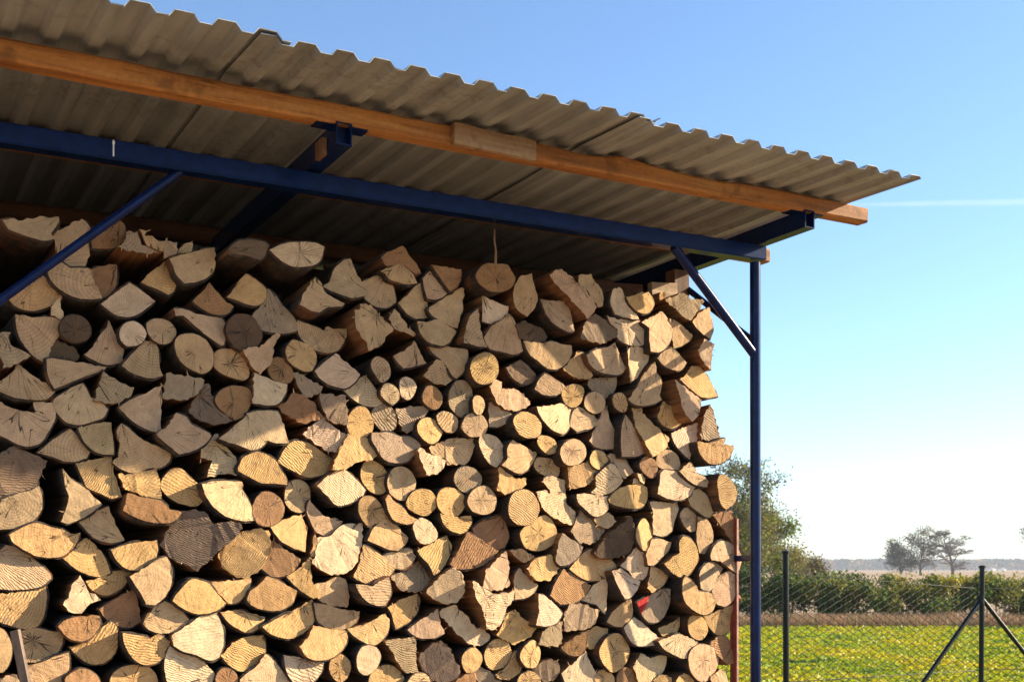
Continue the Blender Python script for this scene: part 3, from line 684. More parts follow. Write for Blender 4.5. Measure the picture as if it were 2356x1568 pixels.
 ('q','k',0,0,(2.78,3.523,2.522),(0.017,-0.064),(-53,55,-20,47,21,28,66,0,49,-24,10,-47,-28,-59,-43,-2),'pinkish wedge-shaped log just below the rough top right log'),
 ('s','p',0,0,(2.884,3.484,2.446),(-0.042,-0.129),(-45,13,-18,58,36,42,25,4,29,-60,3,-45,-30,-13),'pale blocky split log, second one below and right of the rough top right log'),
 ('q','p',0,0,(2.566,3.517,2.392),(0.142,0.102),(-44,36,-21,58,27,62,71,46,66,14,30,-26,-5,-65,-38,-82,-40,-38,-42,-3),'pale wedge-shaped log just below the large pale top right log'),
 ('q','n',0,0,(2.725,3.495,2.407),(0.023,-0.052),(-77,3,-49,31,-10,49,31,27,68,0,53,-21,34,-35,-1,-34,-47,-21),'tan wedge-shaped log just below and right of the large pale top right log'),
 ('q','y',1,0,(2.865,3.514,2.337),(0.065,0.142),(-97,4,-62,28,-26,66,17,66,46,40,74,2,101,-47,56,-57,7,-57,-38,-33,-72,-12),'yellow wedge-shaped log just above the orange-sided log'),
 ('q','n',0,0,(2.607,3.49,2.286),(-0.107,0.082),(-95,-42,-58,-1,-29,48,32,111,39,65,55,42,54,15,45,-17,55,-36,14,-56,-39,-65,-70,-61),'tan wedge-shaped log just left of the orange-sided log'),
 ('s','k',0,0,(2.762,3.434,2.236),(-0.05,0.18),(-61,91,9,49,55,20,45,-12,29,-45,-3,-71,-28,-45,-43,13),'pinkish log with a bare orange left side, near the right edge'),
 ('r','y',0,0,(2.483,3.506,2.23),(0.015,0.025),(-36,8,-24,30,4,37,27,21,35,-5,22,-35,-2,-35,-25,-21),'yellow round log, second one left of the orange-sided log'),
 ('q','y',1,0,(2.707,3.499,2.193),(-0.015,-0.023),(-53,-8,-37,40,-25,56,18,36,68,-8,54,-32,10,-49,-33,-34),'yellow wedge-shaped log just below and left of the orange-sided log'),
 ('h','n',0,0,(2.435,3.512,2.386),(0.187,0.102),(-114,7,-53,36,1,51,40,73,58,33,74,0,93,-19,59,-47,8,-54,-60,-49,-99,-29),'tan half-round log just below and left of the large pale top right log'),
 ('h','g',1,0,(2.426,3.537,2.287),(0.062,-0.016),(-74,2,-67,26,5,38,63,48,65,19,54,-9,30,-34,3,-41,-23,-31,-52,-18),'grey half-round log, second one below the large pale top right log'),
 ('h','k',0,0,(0.407,3.5,2.023),(-0.043,0.017),(-75,47,-69,51,-50,38,-12,27,23,28,15,59,69,59,75,25,68,-3,52,-32,36,-58,10,-71,-15,-71,-47,-57,-75,-43),'broad pinkish log with a square notch on top, at the left edge'),
 ('q','n',0,0,(0.548,3.503,2.082),(0.088,0.039),(-71,8,-41,33,-13,52,10,63,21,46,31,23,62,14,81,-8,68,-33,40,-47,-1,-61,-41,-54,-64,-29,-76,-5),'tan wedge-shaped log just below the long pink wedge'),
 ('q','n',0,0,(0.737,3.512,2.086),(0.083,-0.034),(-78,-5,-48,19,-9,40,20,57,51,76,49,-6,46,-72,10,-66,-37,-43),'tan wedge-shaped log just below and left of the big shaded round log'),
 ('q','n',0,0,(0.517,3.516,1.955),(0.085,0.042),(-83,-20,-50,12,-17,39,7,56,20,45,41,18,63,-10,54,-28,20,-41,-11,-41,-41,-30),'tan wedge-shaped log just below and right of the notched left edge log'),
 ('q','n',0,0,(0.601,3.508,1.985),(0.18,0.176),(-57,27,-13,45,40,52,44,2,44,-45,12,-46,-22,-32,-46,-4),'tan wedge-shaped log, second one right of the notched left edge log'),
 ('q','n',0,0,(0.715,3.508,1.954),(0.08,-0.009),(-75,-39,-58,-20,-54,13,-63,55,-49,80,-26,67,-1,45,28,29,64,16,99,-2,94,-26,68,-46,31,-50,-5,-66,-44,-59),'tan wedge-shaped log, second one above the flat brown half log'),
 ('s','b',1,0,(0.392,3.518,1.88),(0.082,-0.034),(-59,41,-40,59,-11,73,18,55,71,34,55,-2,48,-41,6,-63,-26,-75,-58,-80),'dark brown block with a rough face, at the left edge'),
 ('q','y',1,0,(0.609,3.516,1.874),(0.038,0.041),(-71,36,-41,43,-3,54,33,66,37,30,48,-24,62,-58,34,-66,0,-51,-41,-33,-55,1),'yellow wedge-shaped log just above and left of the flat brown half log'),
 ('q','n',0,0,(0.53,3.498,1.802),(0.017,0.087),(-28,90,-8,63,35,34,80,-12,30,-51,-17,-72,-35,-65,-23,-37,-12,10,-22,41),'tan wedge-shaped log just below and right of the dark left edge block'),
 ('s','y',1,0,(0.729,3.509,1.86),(0.076,0.078),(-72,23,-33,25,7,36,43,49,50,14,54,-48,20,-46,-16,-32,-51,-23),'yellow blocky split log just above the flat brown half log'),
 ('h','g',0,0,(0.389,3.51,1.773),(0.077,-0.006),(-50,24,-5,43,50,66,59,31,54,-8,24,-43,-18,-58,-56,-62,-56,10),'grey half-round log just below the dark left edge block'),
 ('h','o',0,0,(0.749,3.458,1.777),(0.024,0.028),(-88,-5,-74,47,-22,36,24,27,49,2,85,-6,59,-34,13,-40,-40,-29),'brown half log lying flat side up, above the big dark notched one'),
 ('q','n',0,0,(0.613,3.513,1.724),(0.052,0.061),(-66,14,-25,43,20,63,37,16,65,-38,29,-47,-15,-37,-43,-14),'tan wedge-shaped log just left of the flat brown half log'),
 ('h','y',0,0,(0.457,3.5,1.686),(0.09,-0.05),(-100,11,-58,36,-26,46,7,37,47,28,67,17,94,20,81,-14,54,-43,21,-53,-22,-50,-64,-30,-93,-6),'yellow half-round log, second one above and left of the three-pronged log'),
 ('q','y',0,0,(0.579,3.522,1.624),(0.095,-0.049),(-75,7,-44,43,-10,67,32,30,50,-3,61,-35,33,-47,-2,-42,-43,-21),'yellow wedge-shaped log just above the three-pronged log'),
 ('q','y',0,0,(0.712,3.512,1.644),(0.047,0.024),(-75,14,-28,30,17,38,60,45,63,9,47,-28,11,-49,-32,-42,-60,-17),'yellow wedge-shaped log just below the flat brown half log'),
 ('s','b',0,0,(0.932,3.511,2.099),(-0.18,0.057),(-62,-9,-49,22,-24,68,-2,77,3,47,15,21,29,-5,51,-19,67,-37,39,-46,14,-54,-25,-43,-53,-24),'dark brown blocky split log just above and left of the left half of double wedge'),
 ('r','o',0,0,(1.006,3.503,2.124),(0.101,0.034),(-62,1,-46,29,-18,45,13,50,49,44,59,16,48,-16,32,-44,0,-58,-23,-44,-50,-24),'brown round log just above the left half of double wedge'),
 ('s','o',0,0,(1.227,3.509,2.12),(0.035,-0.004),(-81,0,-46,22,-34,44,7,47,23,33,48,17,53,-2,76,-20,48,-38,11,-50,-34,-36,-67,-19),'brown blocky split log, third one above and right of the left half of double wedge'),
 ('q','p',1,0,(1.033,3.486,2.012),(0.022,0.026),(-80,-9,-44,22,9,71,34,34,76,-5,53,-29,21,-39,-17,-26,-48,-20),'left half of a pale double wedge in the sun'),
 ('q','p',0,0,(1.117,3.496,2.053),(0.051,0.051),(-75,35,-27,48,29,50,41,26,66,-49,23,-53,-9,-45,-48,-11),'pale wedge-shaped log just above and right of the left half of double wedge'),
 ('s','p',1,0,(1.314,3.514,2.034),(-0.067,0.076),(-79,2,-50,32,-11,66,19,40,72,8,73,-18,54,-43,17,-49,-28,-31,-63,-9),'pale blocky split log, second one left of the boat-shaped grey log'),
 ('q','n',0,0,(0.847,3.484,2.007),(0.1,0.035),(-85,-3,-52,26,-24,67,7,57,22,36,79,12,84,3,63,-23,25,-46,-16,-59,-38,-42,-60,-26),'tan wedge-shaped log just left of the left half of double wedge'),
 ('s','p',1,0,(0.957,3.52,1.95),(0.033,0.117),(-45,29,-30,49,5,74,23,37,61,4,69,-53,20,-55,-33,-65,-16,-12,-52,-6),'pale blocky split log just below and left of the left half of double wedge'),
 ('q','y',1,0,(1.094,3.489,1.916),(-0.027,0.077),(-80,-2,-62,33,-27,52,-4,51,23,41,46,23,57,0,74,-23,76,-48,32,-45,-6,-45,-45,-27,-79,-11),'yellow wedge-shaped log just below and right of the left half of double wedge'),
 ('h','y',1,0,(1.249,3.519,1.951),(0.107,0.065),(-102,-9,-74,38,-40,63,7,59,71,23,97,8,91,-20,60,-42,4,-53,-34,-42,-71,-25),'yellow half-round log just right of the left half of double wedge'),
 ('q','p',1,0,(1.359,3.5,1.862),(0.117,-0.001),(-87,7,-53,37,0,73,44,45,92,1,71,-30,4,-54,-18,-53,-48,-26),'pale wedge-shaped log just above the large silvery log'),
 ('r','y',1,0,(0.854,3.519,1.85),(0.072,0.09),(-50,44,-31,58,-5,58,14,40,43,15,66,0,69,-26,49,-49,30,-57,-7,-51,-40,-37,-66,-12,-69,17),'yellow round log just above and right of the flat brown half log'),
 ('q','p',0,0,(0.988,3.486,1.817),(0.12,0.059),(-89,43,-51,54,-4,56,40,56,47,22,66,-11,80,-64,41,-67,-6,-57,-44,-34,-75,2),'big bright cream quarter log left of the middle'),
 ('r','o',0,0,(1.111,3.492,1.791),(-0.016,0.083),(-49,8,-29,43,-5,55,19,50,46,26,53,-5,36,-40,4,-56,-27,-53,-46,-27),'brown round log just right of the big cream quarter log'),
 ('r','n',0,0,(1.215,3.525,1.837),(0.172,0.116),(-41,0,-31,36,0,53,30,49,51,20,44,-32,12,-55,-22,-46,-40,-23),'tan round log, second one right of the big cream quarter log'),
 ('q','n',0,0,(1.301,3.527,1.757),(0.106,-0.064),(-43,70,4,20,79,2,53,-31,18,-51,-21,-36,-35,-9,-53,34),'tan wedge-shaped log just above and left of the large silvery log'),
 ('q','y',0,0,(1.199,3.509,1.72),(0.156,0.035),(-80,15,-29,39,31,57,41,29,50,2,42,-65,-5,-50,-47,-27),'yellow wedge-shaped log, second one left of the large silvery log'),
 ('s','b',1,0,(0.905,3.487,1.699),(-0.239,0.094),(-124,-25,-105,16,-69,76,-20,84,15,70,31,38,70,46,106,44,116,26,83,-12,51,-38,22,-68,-17,-106,-52,-87,-99,-61),'big dark brown log with a notch on top, the largest dark one'),
 ('s','y',1,0,(1.045,3.508,1.651),(-0.104,-0.124),(-85,-3,-50,39,-21,63,32,76,68,70,77,25,66,-22,40,-64,0,-83,-46,-68,-77,-33),'yellow blocky split log just right of the big dark notched log'),
 ('s','p',0,0,(1.348,3.507,1.664),(0.007,0.21),(-64,37,-20,45,21,80,98,90,89,14,62,-46,16,-82,-34,-82,-89,-46,-74,-7),'large silvery pale log near the lower middle of the stack'),
 ('s','y',0,0,(1.272,3.51,1.672),(0.042,0.08),(-5,24,2,52,13,-7,3,-39,-13,-31),'yellow blocky split log just left of the large silvery log'),
 ('r','y',1,0,(1.682,3.503,2.076),(0.212,0.157),(-49,12,-28,37,-2,43,32,34,57,4,42,-26,14,-47,-17,-41,-47,-15),'yellow round log, second one above and right of the boat-shaped grey log'),
 ('r','n',1,0,(1.755,3.509,2.112),(0.083,0.028),(-44,16,-24,31,4,32,37,15,42,-9,28,-35,-5,-39,-37,-11),'tan round log just below and left of the rough grey oval'),
 ('r','n',0,0,(1.856,3.5,2.103),(0.002,-0.004),(-53,-11,-39,23,-19,40,13,43,41,27,53,3,45,-23,21,-38,-19,-41,-43,-24),'tan round log just below and right of the rough grey oval'),
 ('h','g',0,0,(1.551,3.502,2.018),(0.12,0.073),(-85,36,-54,37,-23,41,15,32,23,29,55,32,79,26,104,7,85,-22,48,-54,4,-62,-31,-57,-53,-41,-71,-12,-86,11),'wide grey-brown half log shaped like a boat, in the middle of the stack'),
 ('s','y',1,0,(1.404,3.495,1.983),(0.104,0.174),(-81,-46,-56,-1,-19,64,0,60,40,56,69,34,99,5,65,-21,15,-30,-39,-58,-86,-62),'yellow blocky split log just left of the boat-shaped grey log'),
 ('s','n',0,0,(1.777,3.525,2.008),(-0.01,0.038),(-84,10,-45,29,2,48,89,51,88,15,76,-17,51,-43,-15,-46,-19,-29,-58,-17,-80,0),'tan blocky split log just below the rough grey oval'),
 ('s','p',1,0,(1.677,3.482,1.967),(0.185,0.121),(-52,35,-35,43,3,23,36,19,70,7,51,-22,24,-45,-18,-47,-31,-24,-44,10),'pale blocky split log just below and right of the boat-shaped grey log'),
 ('r','y',1,0,(1.486,3.522,1.907),(0.165,0.073),(-52,12,-39,46,-12,57,23,47,50,21,53,-17,40,-48,8,-56,-23,-44,-45,-18),'yellow round log just below and left of the boat-shaped grey log'),
 ('r','n',0,0,(1.579,3.51,1.889),(0.068,0.07),(-51,10,-33,45,6,59,36,46,57,18,54,-13,25,-51,-6,-57,-36,-42,-50,-14),'tan round log just below the boat-shaped grey log'),
 ('r','y',1,0,(1.655,3.502,1.827),(0.02,-0.07),(-61,-2,-40,33,-2,46,33,40,53,12,52,-16,20,-43,-7,-43,-46,-26),'yellow round log, second one below and right of the boat-shaped grey log'),
 ('r','y',1,0,(1.765,3.506,1.833),(0.131,0.041),(-58,6,-41,38,-7,49,35,41,62,14,55,-22,24,-51,-18,-49,-50,-25),'yellow round log, third one below and right of the boat-shaped grey log'),
 ('h','y',1,0,(1.786,3.503,1.761),(0.112,-0.074),(-67,31,-43,25,-1,21,60,26,63,-1,43,-29,22,-38,-20,-30,-54,-3),'yellow half-round log, third one above and left of the tooth-shaped log'),
 ('r','g',1,0,(1.832,3.51,1.913),(0.064,0.003),(-54,5,-37,34,-9,45,28,41,57,17,60,-7,37,-37,3,-48,-33,-36,-50,-15),'grey round log, second one below the rough grey oval'),
 ('r','y',0,0,(1.47,3.505,1.795),(0.03,-0.113),(-48,22,-34,44,-9,48,17,37,37,14,49,-9,45,-36,7,-60,-19,-47,-43,-14),'yellow round log just above and right of the large silvery log'),
 ('q','y',0,0,(1.532,3.506,1.72),(0.067,0.108),(-80,-25,-58,14,-19,45,-10,73,1,66,34,26,74,-14,65,-32,33,-59,3,-56,-41,-40),'yellow wedge-shaped log just right of the large silvery log'),
 ('q','y',1,0,(1.566,3.493,1.794),(0.117,0.003),(-54,39,-44,56,-13,30,10,17,30,-3,69,-24,49,-40,18,-42,-21,-31,-41,-5),'yellow wedge-shaped log, second one below the boat-shaped grey log'),
 ('r','p',0,0,(1.662,3.5,1.729),(0.089,0.098),(-44,18,-27,39,-7,46,28,30,53,-4,45,-29,9,-43,-19,-40,-37,-16),'pale round log, third one above and right of the heart-shaped log'),
 ('q','p',1,0,(1.966,3.523,2.153),(-0.103,0.036),(-40,36,-26,46,-9,40,49,5,61,-5,41,-24,1,-46,-39,-48,-38,-3),'pale wedge-shaped log, second one below and right of the rough grey oval'),
 ('r','y',1,0,(2.058,3.476,2.116),(0.128,0.093),(-64,8,-47,31,-20,44,12,43,48,28,64,4,53,-34,20,-47,-16,-48,-47,-30),'yellow round log, second one above and left of the ridged round log'),
 ('q','p',0,0,(2.191,3.497,2.156),(0.209,0.124),(-92,28,-47,34,3,45,70,59,78,31,76,-10,55,-46,28,-65,-21,-53,-62,-23,-82,1),'pale wedge-shaped log just above and left of the ridged round log'),
 ('q','n',0,0,(2.317,3.514,2.151),(0.112,0.066),(-42,33,-18,50,16,43,78,12,72,-11,37,-29,2,-35,-27,-45,-62,-25,-53,9),'tan wedge-shaped log just above the ridged round log'),
 ('q','k',0,0,(2.428,3.527,2.12),(0.145,0.007),(-81,-42,-58,-3,-28,45,-12,84,13,98,23,42,44,13,85,-46,59,-59,7,-68,-49,-64),'pinkish wedge-shaped log just above and right of the ridged round log'),
 ('r','y',0,0,(2.148,3.493,2.052),(0.087,0.108),(-40,15,-27,29,4,31,35,20,47,-2,37,-28,4,-37,-20,-24,-39,-3),'yellow round log just left of the ridged round log'),
 ('r','n',1,0,(2.255,3.481,2.029),(0.227,0.034),(-65,1,-44,28,-8,45,28,45,59,28,68,3,52,-28,10,-48,-36,-49,-61,-25),'round tan log with strong saw ridges, on the right half'),
 ('r','p',1,0,(1.925,3.502,2.024),(0.087,0.059),(-54,24,-41,46,-15,52,19,45,44,23,56,-1,46,-34,24,-63,-2,-57,-30,-32,-46,-4),'pale round log, third one below and right of the rough grey oval'),
 ('q','k',0,0,(2.024,3.489,1.998),(0.184,0.043),(-73,-32,-45,-6,-47,27,-30,53,-20,61,30,43,91,20,71,-13,42,-44,9,-58,-24,-51),'pinkish wedge-shaped log just above and left of the hook-shaped log'),
 ('r','n',0,0,(2.163,3.519,1.971),(0.193,-0.023),(-60,10,-46,31,-12,34,32,30,62,10,65,-16,48,-34,4,-34,-35,-22,-55,-8),'tan round log just below and left of the ridged round log'),
 ('s','y',1,0,(2.314,3.51,1.951),(0.066,0.019),(-70,27,-19,35,28,51,51,35,80,12,65,-13,22,-38,-25,-53,-62,-52,-66,-4),'yellow blocky split log just below the ridged round log'),
 ('r','y',0,0,(2.385,3.511,2.009),(0.145,0.118),(-41,3,-24,29,2,36,32,29,53,5,37,-23,6,-38,-24,-30,-40,-12),'yellow round log just right of the ridged round log'),
 ('q','p',1,0,(2.414,3.501,1.928),(-0.016,-0.019),(-49,13,-21,40,20,70,43,58,78,6,48,-25,12,-45,-19,-52,-67,-44,-42,-21),'pale wedge-shaped log just below and right of the ridged round log'),
 ('s','y',0,0,(1.997,3.496,1.912),(0.134,-0.041),(-50,47,-39,51,-9,28,18,13,72,14,75,-7,51,-28,10,-39,-21,-49,-56,-35,-49,5),'yellow blocky split log, second one left of the hook-shaped log'),
 ('r','y',1,0,(2.043,3.478,1.822),(-0.017,0.118),(-63,-9,-54,27,-30,53,4,62,32,57,56,30,65,-10,51,-39,24,-62,-26,-65,-57,-42),'yellow round log just left of the hook-shaped log'),
 ('s','p',1,0,(2.196,3.508,1.856),(0.154,0.109),(-63,60,-30,86,3,80,51,73,49,21,51,-17,93,-45,96,-79,72,-93,34,-88,-18,-67,-59,-39,-80,-7,-89,22,-39,30,-24,18,-38,43),'hook-shaped pale log right of the middle'),
 ('h','p',1,0,(2.353,3.497,1.84),(0.057,0.117),(-72,35,-2,39,78,31,72,-15,39,-39,1,-44,-43,-15,-69,7),'pale half-round log just right of the hook-shaped log'),
 ('r','n',0,0,(1.88,3.495,1.84),(0.073,0.122),(-58,-7,-45,22,-14,46,20,53,48,36,65,4,52,-32,13,-49,-29,-43,-48,-28),'tan round log, third one left of the hook-shaped log'),
 ('q','o',0,0,(1.938,3.526,1.731),(0.026,-0.015),(-78,12,-49,34,-8,51,46,62,63,22,73,-17,55,-54,13,-62,-41,-37,-70,-12),'brown wedge-shaped log, second one above the tooth-shaped log'),
 ('r','y',0,0,(2.123,3.504,1.728),(0.104,-0.004),(-85,-3,-63,26,-13,56,28,67,60,47,81,7,65,-34,24,-58,-26,-62,-67,-46),'yellow round log just below and left of the hook-shaped log'),
 ('s','g',1,0,(2.337,3.514,1.757),(0.178,0.079),(-82,-19,-54,27,-22,65,4,64,28,35,93,-7,64,-42,17,-64,-44,-59),'grey blocky split log just above the eye-shaped log'),
 ('s','n',0,0,(2.414,3.51,1.782),(-0.03,0.054),(-51,7,-17,30,19,31,54,-3,30,-22,3,-30,-37,-12),'tan blocky split log just above and left of the dark slanting log'),
 ('h','y',1,0,(2.516,3.505,1.872),(0.065,0.109),(-94,-12,-63,19,-15,40,61,55,100,41,96,-6,63,-38,3,-42,-55,-34,-88,-23),'yellow half-round log just above the dark slanting log'),
 ('s','d',1,0,(2.477,3.504,1.706),(0.008,-0.012),(-115,-49,-70,8,-24,42,55,94,70,67,82,33,70,-10,42,-48,-23,-66,-83,-67),'dark brown eye-shaped log slanting up, on the right half'),
 ('s','k',0,0,(2.496,3.518,1.992),(0.247,0.336),(-70,35,-39,45,-3,32,34,25,50,0,67,-23,7,-50,-9,-47,-34,-17),'pinkish blocky split log, second one right of the ridged round log'),
 ('q','k',0,0,(2.535,3.506,2.094),(0.23,0.049),(-51,45,-30,90,17,48,60,5,87,-40,35,-63,-56,-72,-59,-13),'pinkish wedge-shaped log, third one right of the ridged round log'),
 ('s','y',0,0,(2.618,3.508,2.135),(0.118,0.244),(-71,82,-43,81,-20,91,-20,63,21,34,86,-17,103,-28,75,-70,33,-93,-2,-109,-29,-61,-56,-12,-72,38),'yellow blocky split log, second one below and left of the orange-sided log'),
 ('s','g',1,0,(2.914,3.51,2.168),(0.074,-0.082),(-32,15,-19,52,6,86,31,44,71,-43,22,-61,-33,-56,-45,-37),'grey blocky split log just above the spiked right edge log'),
 ('q','p',1,0,(2.821,3.524,2.11),(0.098,0.077),(-87,20,1,54,92,81,84,44,53,6,29,-32,4,-78,-23,-63,-64,-30,-83,0),'pale wedge-shaped log just left of the spiked right edge log'),
 ('h','y',1,0,(2.932,3.479,2.072),(0.032,-0.07),(-103,25,-30,27,11,41,42,49,33,25,60,22,88,22,73,-17,43,-43,1,-57,-41,-55,-74,-33,-96,-6),'half log with a torn spike on its top, jutting at the right edge'),
 ('r','n',0,0,(2.718,3.515,2.018),(-0.011,0.092),(-55,17,-29,40,6,46,44,29,58,-6,49,-38,14,-39,-29,-33,-57,-15),'tan round log, second one left of the spiked right edge log'),
 ('r','o',0,0,(2.614,3.503,1.991),(0.037,0.035),(-43,12,-20,38,5,42,34,24,45,-7,32,-35,10,-42,-22,-26,-41,-7),'brown round log, third one left of the spiked right edge log'),
 ('q','n',0,0,(2.836,3.493,1.962),(0.105,0.088),(-89,18,-27,59,-1,34,6,15,51,-1,70,-18,60,-39,10,-35,-22,-26,-54,-8),'tan wedge-shaped log just above and left of the jutting right edge log'),
 ('q','p',1,0,(2.737,3.495,1.928),(0.067,0.08),(-57,55,-21,53,20,49,55,16,112,7,92,-18,72,-42,23,-60,-39,-58,-94,-39,-82,-5,-73,42),'pale wedge-shaped log just left of the jutting right edge log'),
 ('h','y',1,0,(2.966,3.463,1.908),(0.028,0.02),(-45,47,-31,65,5,59,42,30,58,-5,41,-46,-2,-73,-26,-60,-41,-17),'half-round yellow log jutting out of the right edge'),
 ('q','n',0,0,(2.875,3.508,1.858),(0.018,0.124),(-66,19,-42,52,-5,59,29,38,46,7,58,-33,40,-50,19,-52,-20,-31,-58,-9),'tan wedge-shaped log just below and left of the jutting right edge log'),
 ('q','p',0,0,(2.697,3.517,1.806),(0.088,-0.007),(-73,51,-36,56,37,51,69,58,80,28,59,-12,43,-60,-4,-80,-56,-73,-57,-34,-57,16),'pale wedge-shaped log just above and right of the dark slanting log'),
 ('r','n',0,0,(2.824,3.519,1.795),(0.065,0.029),(-49,12,-35,36,-8,47,28,26,49,-9,37,-38,5,-48,-26,-27),'tan round log just above the kidney-shaped log'),
 ('h','n',0,0,(2.9,3.52,1.73),(0.139,-0.067),(-45,17,-40,77,1,70,37,43,53,-1,43,-41,15,-68,-23,-68,-39,-30),'tan half-round log just above and right of the kidney-shaped log'),
 ('s','o',0,0,(3.017,3.521,1.778),(-0.045,-0.004),(-73,38,-38,47,23,59,36,12,64,-49,34,-78,-2,-37,-43,7),'brown blocky split log just below the jutting right edge log'),
 ('r','y',0,0,(2.594,3.505,1.733),(0.267,0.112),(-43,16,-16,52,9,61,31,42,48,3,34,-36,8,-63,-21,-56,-47,-18),'yellow round log just right of the dark slanting log'),
 ('s','p',0,0,(2.563,3.512,1.936),(0.076,0.138),(-25,-13,-8,11,17,9,16,-7),'pale blocky split log, second one below and right of the ridged round log'),
 ('s','n',0,0,(2.582,3.506,1.948),(0.357,0.015),(-31,18,2,18,24,0,14,-23,-9,-13),'tan blocky split log, fourth one above the dark slanting log'),
 ('q','k',1,0,(0.403,3.52,1.596),(0.064,0.13),(-68,49,-52,73,-16,65,14,41,41,17,69,-13,70,-23,43,-46,7,-54,-34,-56,-70,-53),'pinkish wedge-shaped log just above the big yellow left edge log'),
 ('h','y',1,0,(0.404,3.516,1.489),(0.125,0.092),(-72,41,-28,42,9,57,54,65,58,29,50,-22,33,-54,4,-63,-31,-55,-72,-39),'big yellow half log with fine saw lines, lower left edge'),
 ('s','p',0,0,(0.545,3.475,1.519),(0.024,0.295),(2,64,13,44,21,22,59,-9,27,-20,9,-41,-8,-47,-34,-42,-47,-22,-28,10,-13,43),'bright pale three-pronged log with a long shaded left side'),
 ('h','y',0,0,(0.635,3.533,1.56),(0.21,0.085),(-67,4,-34,12,3,30,34,36,69,30,56,2,33,-23,-4,-39,-31,-34,-55,-16),'yellow half-round log just above and right of the three-pronged log'),
 ('q','o',1,0,(0.674,3.528,1.471),(0.138,-0.097),(-70,9,-31,36,36,69,46,28,58,-29,23,-48,-14,-42,-45,-23),'brown wedge-shaped log just right of the three-pronged log'),
 ('q','n',0,0,(0.763,3.496,1.564),(0.135,0.031),(-77,14,-33,39,11,67,36,73,53,39,51,-2,32,-46,0,-73,-28,-71,-43,-39),'tan wedge-shaped log just below and left of the big dark notched log'),
 ('h','o',0,0,(0.542,3.49,1.425),(0.12,0.093),(-56,9,-41,24,-7,35,61,36,63,11,45,-18,21,-34,-8,-34,-31,-22,-45,-6),'brown half-round log just below the three-pronged log'),
 ('h','n',1,0,(0.449,3.52,1.38),(0.066,-0.073),(-61,42,-16,50,20,40,57,34,55,2,41,-25,15,-45,-13,-51,-43,-48,-52,0),'tan half-round log just below and right of the big yellow left edge log'),
 ('r','n',0,0,(0.341,3.498,1.372),(0.116,-0.007),(-29,68,-8,62,9,49,22,17,24,-19,11,-53,1,-64,-29,-60),'tan round log just below and left of the big yellow left edge log'),
 ('q','k',0,0,(0.469,3.51,1.304),(0.067,0.003),(-60,19,-24,27,15,43,50,52,53,14,38,-22,15,-50,-30,-57,-55,-25),'pinkish wedge-shaped log just below the big yellow left edge log'),
 ('h','y',1,0,(0.595,3.52,1.376),(0.066,-0.117),(-75,-3,-52,2,-17,16,11,46,41,68,59,54,64,17,58,-27,28,-55,-10,-58,-40,-41,-63,-19),'yellow half-round log, second one below the three-pronged log'),
 ('h','y',1,0,(0.743,3.49,1.365),(0.175,0.063),(-78,46,-29,36,5,27,31,38,47,28,66,14,59,-19,33,-43,11,-52,-18,-52,-48,-32,-72,9),'yellow half-round log just below and right of the three-pronged log'),
 ('r','o',0,0,(0.556,3.485,1.272),(0.168,0.184),(-52,9,-31,28,-1,37,28,25,48,-3,41,-30,11,-42,-41,-24),'brown round log, third one below and right of the big yellow left edge log'),
 ('r','y',0,0,(0.702,3.513,1.268),(0.092,-0.081),(-68,4,-57,25,-24,42,19,43,47,35,69,9,73,-29,36,-52,-25,-48,-65,-27),'yellow round log, second one below and right of the three-pronged log'),
 ('s','n',0,0,(0.358,3.511,1.274),(-0.026,-0.112),(-24,15,-8,23,22,24,30,-8,4,-31,-23,-23),'tan blocky split log, second one below the big yellow left edge log'),
 ('q','n',0,0,(0.8,3.507,1.447),(0.055,0.051),(-72,-13,-44,34,-6,56,22,43,47,23,69,-3,49,-27,18,-41,-26,-41,-54,-31),'tan wedge-shaped log, second one below and left of the big dark notched log'),
 ('q','o',0,0,(1.152,3.51,1.631),(-0.05,0.069),(-25,55,-13,62,13,39,73,0,52,-34,18,-54,-23,-57,-62,-27,-31,16),'brown wedge-shaped log, second one below and right of the big cream quarter log'),
 ('q','y',0,0,(1.24,3.5,1.556),(-0.016,0.066),(-65,20,-30,40,16,85,18,7,41,-14,44,-44,23,-52,-8,-33,-38,-10),'yellow wedge-shaped log just below and left of the large silvery log'),
 ('q','y',0,0,(0.893,3.492,1.515),(0.082,0.023),(-81,-12,-68,10,-33,48,-20,55,6,50,35,38,58,9,87,-21,64,-40,24,-53,-14,-51,-52,-34),'yellow wedge-shaped log just below the big dark notched log'),
 ('q','y',0,0,(1.001,3.508,1.534),(0.085,0.007),(-66,25,-33,28,21,32,62,38,58,7,41,-19,14,-41,-13,-42,-29,-24,-52,-4),'yellow wedge-shaped log just below and right of the big dark notched log'),
 ('q','y',0,0,(1.12,3.498,1.516),(0.047,-0.073),(-76,-13,-67,13,-40,32,-11,61,24,48,56,31,91,15,78,-22,44,-45,2,-49,-32,-43,-63,-29),'yellow wedge-shaped log, second one below and left of the large silvery log'),
 ('q','p',1,0,(0.904,3.49,1.383),(0.088,0.174),(-95,16,-43,46,-3,73,46,85,58,56,67,23,64,-21,50,-55,29,-65,4,-59,-21,-46,-59,-35,-90,-15),'pale wedge-shaped log, second one below the big dark notched log'),
 ('h','y',0,0,(1.04,3.516,1.438),(0.229,0.138),(-77,27,-18,32,25,21,75,10,59,-23,15,-39,-20,-26,-54,-3),'yellow half-round log, third one below and right of the big dark notched log'),
 ('h','y',1,0,(1.201,3.509,1.431),(0.139,-0.002),(-108,-14,-58,11,-5,33,32,52,65,69,78,38,76,8,61,-19,24,-43,-12,-55,-55,-48,-90,-30),'yellow half-round log, second one above and left of the left bottom round twin'),
